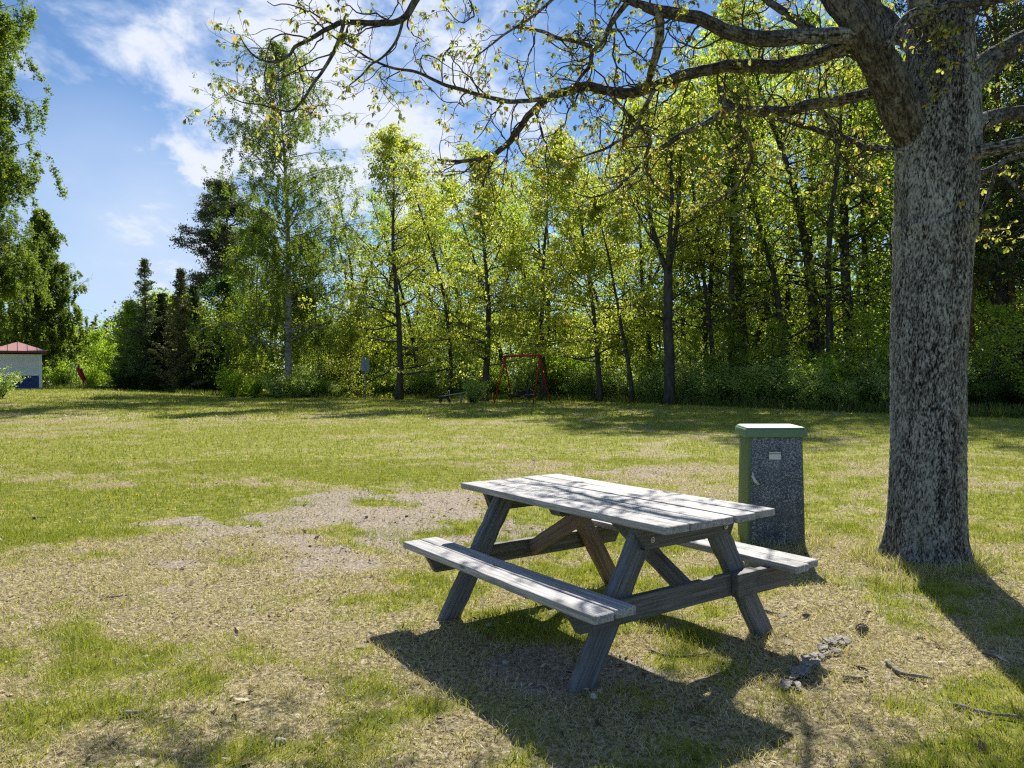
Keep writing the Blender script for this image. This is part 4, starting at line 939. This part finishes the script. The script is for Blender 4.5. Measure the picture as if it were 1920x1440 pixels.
# --- shrubs
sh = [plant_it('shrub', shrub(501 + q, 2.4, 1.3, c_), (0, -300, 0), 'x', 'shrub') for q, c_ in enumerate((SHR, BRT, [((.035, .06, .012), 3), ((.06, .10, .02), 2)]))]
LS = ['pale leaved undergrowth shrub at the foot of the wood', 'bright green undergrowth shrub at the foot of the wood', 'dark undergrowth shrub at the foot of the wood']
usd = [0] * 3
def put_shrub(k, x, d, s, lab=None, group=None):
    p = at(x, d); rz = r.uniform(0, 6.3); sc = (s * r.uniform(.9, 1.3), s * r.uniform(.9, 1.3), s)
    if not usd[k]: t = sh[k]; t.location = p; t.rotation_euler = (0, 0, rz); t.scale = sc; usd[k] = 1
    else: t = dup(sh[k], p, rz, sc)
    t['label'] = lab or LS[k]; t['group'] = group or ('pale', 'bright', 'dark')[k] + ' undergrowth shrubs'
    if lab and 'group' in t: del t['group']
    return t
put_shrub(1, 437, 50, .95, 'bright yellow green bush left of the tall slender birch')
put_shrub(1, 475, 49.5, .80, 'smaller bright bush touching the larger one left of the tall birch')
put_shrub(0, 520, 48.5, .85, 'bush round the foot of the tall slender birch')
put_shrub(0, 562, 49, .7, 'low bush right of the foot of the tall slender birch')
put_shrub(0, -2, 38, .68, 'pale leaved bush in front of the kiosk at the left edge')
put_shrub(1, 112, 62, 1.1, 'light green bush immediately right of the kiosk')
put_shrub(1, 172, 66, 1.0, 'light green bush behind the red and grey play frame')
put_shrub(0, 886, 41.0, .66, 'bush between the seesaw and the swing frame')
put_shrub(0, 1530, 30.5, .88, 'large pale leaved bush behind the cabinet')
put_shrub(0, 1590, 29.5, .6, 'smaller pale bush between the cabinet and the massive oak')
x = 590
while x < 2050:
    az = math.atan2(x - 960, FPX); base = float(np.interp(az, TL_AZ, TL_D)) * math.cos(az)
    if not 890 < x < 1060 or r.random() < .5: put_shrub(r.choice((0, 0, 0, 1) if x < 1780 else (1, 2, 1)), x, base + 1.2 + r.uniform(-.2, 2.5) + (2.5 if 740 < x < 1080 else 0), r.uniform(.5, .95) * (1.15 if x > 1100 else .9))
    if r.random() < .9: put_shrub(r.choice((0, 0, 1)), x + 15, base + 6 + r.uniform(-2, 3), r.uniform(1.0, 1.6))
    x += r.uniform(22, 40)
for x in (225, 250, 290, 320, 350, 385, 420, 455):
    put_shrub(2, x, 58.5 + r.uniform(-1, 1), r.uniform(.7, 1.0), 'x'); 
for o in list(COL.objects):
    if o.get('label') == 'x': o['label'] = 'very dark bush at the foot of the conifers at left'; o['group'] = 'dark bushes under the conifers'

# herbs and tall grass along the edge of the wood
hb = MB(); g = np.random.default_rng(9); n = 26000
xx = g.uniform(560, 2000, n); az = np.arctan2(xx - 960, FPX); base = np.interp(az, TL_AZ, TL_D) * np.cos(az); y = base + g.gamma(1.6, 1.6, n) - .6; x = (xx - 960) / FPX * y
c = np.array(((.06, .10, .015), (.12, .17, .025), (.20, .22, .06), (.25, .21, .10)))[g.choice(4, n, p=(.4, .35, .17, .08))]
V, L, T, C_ = blades(g, x, y, g.uniform(.12, .55, n) * (.4 + .9 * fbm(x * .6, y * .6, 3, 4)), g.uniform(.03, .07, n), 1, g.uniform(.1, .8, n), c); hb.add(V, loops=L, totals=T, col=C_)
n = 7000; xx = g.uniform(-40, 600, n); az = np.arctan2(xx - 960, FPX); base = np.interp(az, TL_AZ, TL_D) * np.cos(az); y = np.where(xx < 230, 60, base) + g.gamma(1.6, 1.6, n) - .8; x = (xx - 960) / FPX * y
c = np.array(((.06, .10, .015), (.12, .17, .025), (.16, .20, .05)))[g.choice(3, n)]
V, L, T, C_ = blades(g, x, y, g.uniform(.12, .5, n), g.uniform(.04, .09, n), 1, g.uniform(.1, .8, n), c); hb.add(V, loops=L, totals=T, col=C_)
tag(hb.build('undergrowth', GRASS), 'rough grass and herbs along the foot of the wood', 'undergrowth', kind='stuff')

# ------------------------------------------------------------------ kiosk
KW = simple('kiosk_white', (.80, .81, .82), .5, 0, .05, 3); KS = simple('kiosk_shutter', (.72, .77, .80), .45, 0, .05, 3); KB = simple('kiosk_blue', (.012, .045, .21), .5, 0, .15, 4); KR = simple('kiosk_roof_red', (.50, .25, .24), .45, 0, .12, 3); KD = simple('kiosk_fascia', (.13, .055, .05), .6)
kd = 54.0; kp = at(34, kd); s = kd / FPX
kio = empty('kiosk', kp, 'small white and blue kiosk with a pink red hipped metal roof at the left edge', 'kiosk', rz=math.atan2(-kp[0], kp[1]))
zx = lambda X: (X - 34) * s * math.cos(math.atan2(-kp[0], kp[1]))
zz2 = lambda Y: (px(34, Y, kd)[2] - kp[2])
x0, x1 = zx(-12), zx(80); zt = zz2(664); zb = -.05; dp = 3.3
m_ = MB(); m_.box(((x0 + x1) / 2, dp / 2 + .06, (zt + zb) / 2), (x1 - x0 - .1, dp - .12, zt - zb)); kw_ = m_.build('wall', KW, kio)
for X in (x0 + .1, x1 - .1):
    m_ = MB(); m_.box((X, .06, (zt + zb) / 2), (.2, .14, zt - zb), bev=.01); m_.build('corner_post', KW, kio)
m_ = MB(); m_.box(((x0 + x1) / 2, .05, zt - .12), (x1 - x0 - .4, .1, .23)); m_.build('shutter_box', KW, kio)
sh_ = MB(); za, zc = zz2(703), zt - .235
nsl = 16
for q in range(nsl): sh_.box(((x0 + x1) / 2, .045 + .004 * (q % 2), za + (q + .5) * (zc - za) / nsl), (x1 - x0 - .41, .02, (zc - za) / nsl - .004), bev=.004)
sh_.build('roller_shutter', KS, kio)
m_ = MB(); m_.box(((x0 + x1) / 2, .02, za - .03), (x1 - x0 - .41, .16, .06), bev=.008); m_.build('counter_sill', KW, kio)
m_ = MB(); wq = (x1 - x0 - .41); nb = 22
for q in range(nb): m_.box((x0 + .205 + (q + .5) * wq / nb, .046, (za - .06 + zb + .12) / 2), (wq / nb - .015, .03, za - .06 - zb - .12), bev=.004)
m_.build('lower_panel', KB, kio)
m_ = MB(); m_.box(((x0 + x1) / 2, .03, zb + .06), (x1 - x0 - .41, .1, .11)); m_.build('plinth', KW, kio)
e0, e1 = zx(-22), zx(90); f0, f1 = -.45, dp + .45; ze, za2 = zz2(658), zz2(640); ax_, ay = (e0 + e1) / 2, dp / 2
m_ = MB(); rx = .12
V = [(e0, f0, ze), (e1, f0, ze), (e1, f1, ze), (e0, f1, ze), (ax_ - rx, ay, za2), (ax_ + rx, ay, za2)]
m_.add(V, faces=[[0, 1, 5, 4], [1, 2, 5], [2, 3, 4, 5], [3, 0, 4], [3, 2, 1, 0]]); rf = m_.build('roof', KR, kio)
for q in range(1, 6):        # standing seams on the front slope
    X = e0 + (e1 - e0) * q / 6; t = min((X - e0) / (ax_ - rx - e0), (e1 - X) / (e1 - ax_ - rx), 1)
    m_ = MB(); m_.tube([(X, f0, ze + .01), (X, f0 + (ay - f0) * t, ze + (za2 - ze) * t + .01)], .022, 5); m_.build('roof_seam', KD, rf)
m_ = MB(); m_.box((ax_, f0 + .02, ze - .07), (e1 - e0, .04, .12)); m_.box((e1 - .02, (f0 + f1) / 2, ze - .07), (.04, f1 - f0 - .08, .12)); m_.box((e0 + .02, (f0 + f1) / 2, ze - .07), (.04, f1 - f0 - .08, .12)); m_.build('fascia', KD, kio)
m_ = MB(); m_.box((ax_, (f0 + f1) / 2, ze - .145), (e1 - e0 - .1, f1 - f0 - .1, .03)); m_.build('soffit', KD, kio)

# ------------------------------------------------------------------ playground things
REDP = simple('red_paint', (.33, .009, .014), .45, 0, .15, 12); RUB = simple('black_rubber', (.018, .018, .02), .7, 0, .2, 20); GREY = simple('grey_paint', (.23, .25, .27), .5, .2, .1, 10); CHN = simple('chain', (.2, .2, .2), .5, .8)
GREYW = simple('grey_board', (.33, .32, .31), .7, 0, .2, 12)
def torus(mb, c, Rb, rs, axis='z', k=28, m=10, squash=1):
    th = np.linspace(0, 2 * np.pi, k, endpoint=False); ph = np.linspace(0, 2 * np.pi, m, endpoint=False); T_, H_ = np.meshgrid(th, ph, indexing='ij')
    a = (Rb + rs * np.cos(H_)) * np.cos(T_); b = (Rb + rs * np.cos(H_)) * np.sin(T_); c3 = rs * squash * np.sin(H_)
    V = np.stack({'z': (a, b, c3), 'x': (c3, a, b), 'y': (a, c3, b)}[axis], -1).reshape(-1, 3) + np.array(c)
    i, j = np.meshgrid(np.arange(k), np.arange(m), indexing='ij'); Q = np.stack([i * m + j, ((i + 1) % k) * m + j, ((i + 1) % k) * m + (j + 1) % m, i * m + (j + 1) % m], -1).reshape(-1, 4)
    return mb.add(V, loops=Q, totals=np.full(len(Q), 4))
sd2 = 40.0; c0 = at(979, sd2); a_sw = R(-38)
sw = empty('swing_set', c0, 'red steel swing frame with two hanging tyre seats at the edge of the wood', 'swing set', rz=a_sw)
Hs, Lb, Sp = hgt(667, sd2, 979), 2.35, .82
m_ = MB(); m_.tube([(-Lb / 2 - .05, 0, Hs), (Lb / 2 + .05, 0, Hs)], .058, 12); m_.build('top_beam', REDP, sw, smooth=True)
for sx in (-1, 1):
    for sy in (-1, 1):
        m_ = MB(); m_.tube([(sx * Lb / 2, sy * .03, Hs - .01), (sx * Lb / 2, sy * .10, Hs - .55), (sx * (Lb / 2 + .12), sy * Sp, -.05)], .036, 10); m_.build('leg', REDP, sw, smooth=True)
    m_ = MB(); m_.tube([(sx * Lb / 2, -.11, Hs - .55), (sx * Lb / 2, .11, Hs - .55)], .03, 8); m_.build('crossbar', REDP, sw, smooth=True)
for q, xq in enumerate((-.55, .55)):
    m_ = MB(); torus(m_, (xq, 0, .42), .24, .085, 'z'); seat = m_.build('tyre_seat', RUB, sw, smooth=True)
    for a in (0, 2.1, 4.2):
        m_ = MB(); m_.tube([(xq + .22 * math.cos(a), .22 * math.sin(a), .5), (xq + .03 * math.cos(a), .03 * math.sin(a), 1.1), (xq, 0, Hs)], .008, 5); m_.build('chain', CHN, seat)
# seesaw
q0 = at(834, 42.5); se = empty('seesaw', q0, 'grey seesaw board resting on a half buried black tyre', 'seesaw', rz=R(-12))
m_ = MB(); torus(m_, (.0, 0, .06), .27, .09, 'y', squash=1.2); m_.build('tyre', RUB, se, smooth=True)
m_ = MB(); M = mtx((-.32, 0, .34), (2.2, 0, .74)); m_.box((0, 0, 0), (2.56, .24, .055), M, bev=.008); bo_ = m_.build('board', GREYW, se)
m_ = MB(); m_.box((-.18, 0, .335), (.42, .30, .05), bev=.01); m_.build('seat', RUB, se)
m_ = MB(); m_.tube([(.22, -.16, .38), (.22, -.16, .66), (.22, .16, .66), (.22, .16, .38)], .02, 8); m_.build('handle', GREY, se, smooth=True)
m_ = MB(); m_.tube([(.95, 0, -.05), (.95, 0, .50)], .07, 10); m_.build('pivot_post', GREY, se, smooth=True)
# spring rider behind the swings
q0 = at(981, 43.5); sp_ = empty('spring_rider', q0, 'small dark spring rider behind the swing frame', 'spring rider', rz=.5)
t_ = np.linspace(0, 5 * 2 * np.pi, 70); m_ = MB(); m_.tube(np.stack([.11 * np.cos(t_), .11 * np.sin(t_), t_ / t_[-1] * .38], 1), .014, 5); m_.build('spring', CHN, sp_, smooth=True)
m_ = MB(); m_.prism([(-.42, .40), (-.30, .38), (.25, .38), (.40, .52), (.46, .78), (.36, .86), (.26, .80), (.20, .60), (-.20, .56), (-.34, .66), (-.45, .62)], -.05, .05, 1); bevel(m_.build('body', RUB, sp_), .02)
m_ = MB(); m_.box((-.02, 0, .60), (.28, .24, .05), bev=.01); m_.build('seat', RUB, sp_)
m_ = MB(); m_.tube([(.27, -.17, .74), (.27, .17, .74)], .014, 6); m_.build('handle', CHN, sp_)
# sign
q0 = at(685, 47); sg = empty('sign_post', q0, 'grey blue notice board on a thin pole at the edge of the lawn', 'sign', rz=R(8))
zt, zb2 = hgt(671, 47, 685), hgt(696, 47, 685)
m_ = MB(); m_.tube([(0, 0, -.05), (0, 0, zt + .02)], .032, 10); m_.build('pole', GREY, sg, smooth=True)
m_ = MB(); m_.box((0, .06, (zt + zb2) / 2), (.48, .02, zt - zb2), bev=.004); m_.build('panel', simple('sign_back', (.16, .23, .30), .45, .2, .12, 8), sg)
for z in (zt - .15, zb2 + .15):
    m_ = MB(); m_.box((0, .038, z), (.12, .024, .04)); m_.build('clamp', GREY, sg)
# thin fence post with wire
q0 = at(1064, 43); fp = empty('fence_post', q0, 'thin dark green fence post right of the swing frame', 'post')
m_ = MB(); m_.tube([(0, 0, -.05), (0, 0, 1.35)], .03, 8); m_.build('post', simple('post_green', (.03, .05, .035), .6), fp); m_ = MB(); m_.tube([(0, 0, 1.35), (0, 0, 1.39)], [.036, .02], 8); m_.build('cap', RUB, fp)
# tripod frame with a red thing, far left
q0 = at(143, 58); fr = empty('play_frame', q0, 'grey tube frame with a long red seat hanging from it right of the kiosk', 'play frame', rz=R(20))
ft = hgt(683, 58, 143)
for (xa, ya) in ((-.85, -.3), (.15, -.5), (.45, .6), (-.6, .7)):
    m_ = MB(); m_.tube([(xa, ya, -.05), (-.1 + (.12 if xa > 0 else -.1), (.9 if ya > 0 else -.1), ft)], .028, 7); m_.build('leg', GREYW, fr, smooth=True)
m_ = MB(); m_.tube([(-.1, -.12, ft), (-.05, .92, ft)], .03, 7); m_.build('top_beam', GREYW, fr)
m_ = MB(); m_.tube([(.18, .1, ft - .1), (.12, .05, ft - .35), (.30, 0, ft - .8), (.50, 0, ft - 1.25), (.55, 0, ft - 1.45)], [.04, .13, .14, .10, .04], 12); m_.tube([(.30, .22, ft - .3), (.42, .15, ft - .8), (.66, .12, ft - 1.3)], [.06, .11, .04], 10); m_.build('red_seat', REDP, fr, smooth=True)
# grey gravel patch with a low stone edge behind
g0 = at(196, 63); mb = MB(); nn = 28; th = np.linspace(0, 2 * np.pi, nn, endpoint=False)
X_, Y_ = g0[0] + 2.2 * np.cos(th) * (1 + .12 * np.sin(3 * th)), g0[1] + 4.5 * np.sin(th)
mb.add(np.stack([X_, Y_, gz(X_, Y_) + .012], 1), faces=[list(range(nn))]); tag(mb.build('gravel_patch', simple('gravel', (.26, .25, .24), .9, 0, .5, 6)), None, None, kind='structure')
rk = random.Random(3)
def rock(seed, s, flat=.6):
    import bmesh
    bm = bmesh.new(); bmesh.ops.create_icosphere(bm, subdivisions=3, radius=1); q = random.Random(seed); ph = [q.uniform(0, 9) for _ in range(3)]
    for v in bm.verts:
        c = v.co; k = 1 + .18 * math.sin(c.x * 2.3 + ph[0]) + .14 * math.sin(c.y * 3.1 + ph[1]) + .1 * math.sin(c.z * 4.7 + c.x * 3 + ph[2]); v.co = c * k * s; v.co.z *= flat
    me = bpy.data.meshes.new('stone'); bm.to_mesh(me); bm.free(); me.polygons.foreach_set('use_smooth', [True] * len(me.polygons)); return me
STN = simple('stone_grey', (.34, .33, .32), .85, 0, .3, 14, .3); STW = simple('stone_pale', (.62, .60, .57), .8, 0, .15, 40)
for q in range(9):
    me = rock(q, .32); me.materials.append(STN); o = obj('stone', me); o.location = at(160 + q * 10 + rk.uniform(-3, 3), 66 + rk.uniform(-.6, .6), .05); tag(o, 'grey stone in the low row behind the gravel patch', 'stone', 'row of stones at the far left')
# glimpse of a pale blue hut through the pines at the right
q0 = at(1873, 52); hu = empty('garden_hut', q0, 'pale blue hut glimpsed between the pine trunks at right', 'hut')
m_ = MB(); m_.box((0, 0, 1.2), (2.2, 2.0, 2.5)); m_.build('wall', simple('hut_blue', (.42, .56, .68), .6), hu)
m_ = MB(); m_.prism([(-1.25, 2.45), (1.25, 2.45), (0, 3.1)], -1.15, 1.15, 1); m_.build('roof', simple('hut_roof', (.25, .25, .26), .7), hu)
m_ = MB(); m_.box((.2, -1.02, 1.0), (.8, .05, 1.9)); m_.build('door', KW, hu)

# ------------------------------------------------------------------ small things lying about
SM = barkmat('stick_bark', (.09, .075, .06), (.34, .31, .27), 30, 1, .4)
def stick(pts, rad, label, seed):
    W = [gpx(a, b) for a, b in pts]; W = np.array([[p[0], p[1], float(gz(p[0], p[1])) + rad * .9 + .004] for p in W]); P, Rr = smooth(W, np.linspace(rad, rad * .5, len(W)), .02); P = gnarl(P, .02, seed, 9)
    o = MB().tube(P, Rr * (1 + .25 * np.sin(np.arange(len(P)) * 1.3)), 7).build('stick', SM, smooth=True); return tag(o, label, 'stick', 'fallen sticks')
stick([(1662, 1246), (1690, 1268), (1745, 1278)], .011, 'pale curved stick on the grass right of the bark pile', 1)
stick([(1580, 1274), (1605, 1276), (1628, 1272)], .011, 'short grey stick just below the bark pile', 2)
stick([(1788, 1327), (1850, 1342), (1910, 1350)], .010, 'long thin stick near the right edge of the picture', 3)
stick([(1432, 1148), (1452, 1154), (1475, 1155)], .008, 'dark twig behind the right foot of the picnic table', 4)
stick([(232, 1345), (268, 1342)], .011, 'short dark stick on the dry grass at lower left', 5)
stick([(200, 1124), (250, 1118)], .007, 'thin dark stick on the bare patch at left', 6)
stick([(1215, 1220), (1260, 1232), (1330, 1228)], .006, 'thin pale twig in the sunlit gap below the table', 7)
stick([(60, 974), (92, 973)], .012, 'brown stick in the green grass at the left edge', 8)
stick([(1210, 1186), (1250, 1187)], .006, 'thin pale twig under the table beside its front right shadow', 9)
stick([(1840, 1225), (1880, 1240), (1915, 1250)], .007, 'twig lying in the shadow of the massive oak', 10)
# pile of bark flakes
BKM = barkmat('bark_flake', (.09, .075, .06), (.52, .48, .43), 25, 1, .6)
bp = []
def flake(x, y, s, rz, label, seed):
    q = random.Random(seed); p = gpx(x, y); mb = MB(); n = 9; V = []; top = []
    for k in range(n):
        a = 2 * math.pi * k / n; rr = s * q.uniform(.7, 1.1); V.append((rr * math.cos(a) * 1.5, rr * math.sin(a) * .7))
    z0 = [q.uniform(-.15, .15) * s for _ in V]
    A = [(v[0], v[1], .004 + z + s * .25 * (1 - (v[0] / s / 1.5) ** 2)) for v, z in zip(V, z0)]; B = [(v[0] * .92, v[1] * .92, z + s * .16) for v, _, z in A for v in ((v, _),)] if False else [(a[0] * .92, a[1] * .92, a[2] + s * .18) for a in A]
    F = [list(range(n))[::-1], list(range(n, 2 * n))] + [[k, (k + 1) % n, n + (k + 1) % n, n + k] for k in range(n)]
    o = mb.add(A + B, faces=F).build('bark_piece', BKM); o.location = (p[0], p[1], float(gz(p[0], p[1])) + .008); o.rotation_euler = (q.uniform(-.16, .16), q.uniform(-.16, .16), rz); return tag(o, label, 'bark piece', 'loose pieces of bark')
fl_ = random.Random(9)
for q in range(64):
    t = fl_.random(); x = 1572 - 88 * t + fl_.uniform(-15, 15); y = 1203 + 80 * t + fl_.uniform(-10, 10)
    flake(x, y, fl_.uniform(.012, .034), fl_.uniform(.6, 1.5), 'grey flake in the pile of loose bark right of the table', q)
# cones and stones
CON = simple('cone_brown', (.17, .14, .115), .8, 0, .5, 60)
def cone(x, y, s, label, seed):
    p = gpx(x, y); mb = MB(); q = random.Random(seed)
    P = [(0, 0, -1), (0, 0, -.6), (0, 0, 0), (0, 0, .6), (0, 0, 1)]; mb.tube(np.array(P) * s, np.array([.2, .5, .6, .42, .1]) * s, 9)
    for k in range(48):
        a = k * 2.4; z = -1 + 2 * k / 48; rr = .62 * math.sqrt(max(.05, 1 - z * z * .9)); c = np.array([rr * math.cos(a), rr * math.sin(a), z]); o_ = np.array([math.cos(a), math.sin(a), .5]); sd = np.array([-math.sin(a), math.cos(a), 0])
        V = [c - sd * .16, c + sd * .16, c + o_ * .22 + sd * .09, c + o_ * .22 - sd * .09]; mb.add(np.array(V) * s, faces=[[0, 1, 2, 3]])
    o = mb.build('pine_cone', CON); o.location = (p[0], p[1], float(gz(p[0], p[1])) + s * .6); o.rotation_euler = (1.45, q.uniform(0, .3), q.uniform(0, 6)); return tag(o, label, 'pine cone', 'fallen cones')
cone(1617, 1187, .034, 'largest grey cone on the grass between the table and the massive oak', 1)
cone(866, 997, .019, 'small cone on bare soil beside the left end of the tabletop', 2)
cone(572, 999, .019, 'small dark cone on the bare patch left of the table', 3)
cone(687, 972, .019, 'small dark cone on the far edge of the bare patch', 4)
cone(1512, 1160, .024, 'small brown cone right of the table below the far bench', 5)
def stone(x, y, s, m, label, seed):
    me = rock(seed, s); me.materials.append(m); p = gpx(x, y); o = obj('stone', me); o.location = (p[0], p[1], float(gz(p[0], p[1])) + s * .35); return tag(o, label, 'stone', 'small stones')
stone(1114, 1308, .017, STW, 'white pebble in the shadow beside the front foot of the table', 21)
stone(1124, 1296, .011, STW, 'smaller white pebble behind the one at the front foot', 22)
stone(948, 1243, .016, STN, 'flat grey pebble in the shade under the near bench', 23)
stone(916, 1175, .018, STN, 'grey pebble in the shade behind the near bench', 24)
stone(528, 1393, .020, STN, 'grey stone in the grass at the bottom left', 25)
stone(1512, 1158, .020, STN, 'small stone right of the picnic table', 26) if False else None
# dandelions
YEL = simple('dandelion_yellow', (.75, .55, .01), .7, 0, .1, 80); STEMM = simple('dandelion_stem', (.12, .17, .04), .7); WHT = simple('dandelion_seed', (.75, .75, .72), .9, 0, .05)
def dandelion(label, white=False):
    t = empty('dandelion', (0, -300, 0), label, 'dandelion', 'dandelions in the lawn')
    m_ = MB(); m_.tube([(0, 0, -.01), (.004, 0, .05), (.0, .003, .095)], .0022, 5); m_.build('stem', STEMM, t)
    m_ = MB()
    if white:
        q = random.Random(1)
        for k in range(120):
            v = rv(q); v /= np.linalg.norm(v); m_.tube([(0, .003, .10), np.array([0, .003, .10]) + v * .022], [.0006, .0016], 3, True)
        m_.build('seed_head', WHT, t)
    else:
        for ring, (rr, z, tl) in enumerate(((.021, .094, .1), (.017, .099, .4), (.010, .103, .9))):
            for k in range(16):
                a = 2 * math.pi * (k + ring * .4) / 16; c, s_ = math.cos(a), math.sin(a); w_ = .0028
                m_.add([(-s_ * w_, c * w_ + .003, .092), (s_ * w_, -c * w_ + .003, .092), (c * rr + s_ * w_, s_ * rr - c * w_ + .003, z + tl * .004), (c * rr - s_ * w_, s_ * rr + c * w_ + .003, z + tl * .004)], faces=[[0, 1, 2, 3]])
        m_.build('flower_head', YEL, t)
    return t
dn = dandelion('yellow dandelion among the green grass left of the bare patch')
near = [(204, 943), (222, 940), (218, 924), (238, 928), (258, 940), (326, 946), (357, 916), (366, 903), (374, 917), (293, 940), (28, 951)]
far = [(352, 834), (408, 838), (480, 815), (440, 822), (880, 850), (940, 846), (1010, 812), (1200, 815), (600, 795), (560, 770), (500, 768), (60, 775), (110, 772), (150, 778), (230, 776), (1650, 830), (1540, 850), (1350, 850), (1880, 830), (1840, 850), (750, 842), (700, 846), (1820, 838), (1590, 870), (300, 770), (340, 768), (20, 772), (1390, 828), (820, 800), (900, 790), (1700, 835)]
for q, (x, y) in enumerate(near + far):
    p = gpx(x, y + 6 if q < len(near) else y); z = float(gz(p[0], p[1])); lab = None if q < len(near) else 'yellow dandelion far out on the sunlit lawn'
    if q == 0: dn.location = (p[0], p[1], z)
    else:
        t = dup(dn, (p[0], p[1], z), r.uniform(0, 6), r.uniform(.8, 1.15), lab)
        if lab: t['group'] = 'far dandelions'
wd_ = dandelion('white dandelion seed head behind the picnic table', True); p = gpx(1001, 884); wd_.location = (p[0], p[1], float(gz(p[0], p[1])) + .04); wd_.scale = (1.3, 1.3, 1.3)
if 'group' in wd_: del wd_['group']
print('script done')
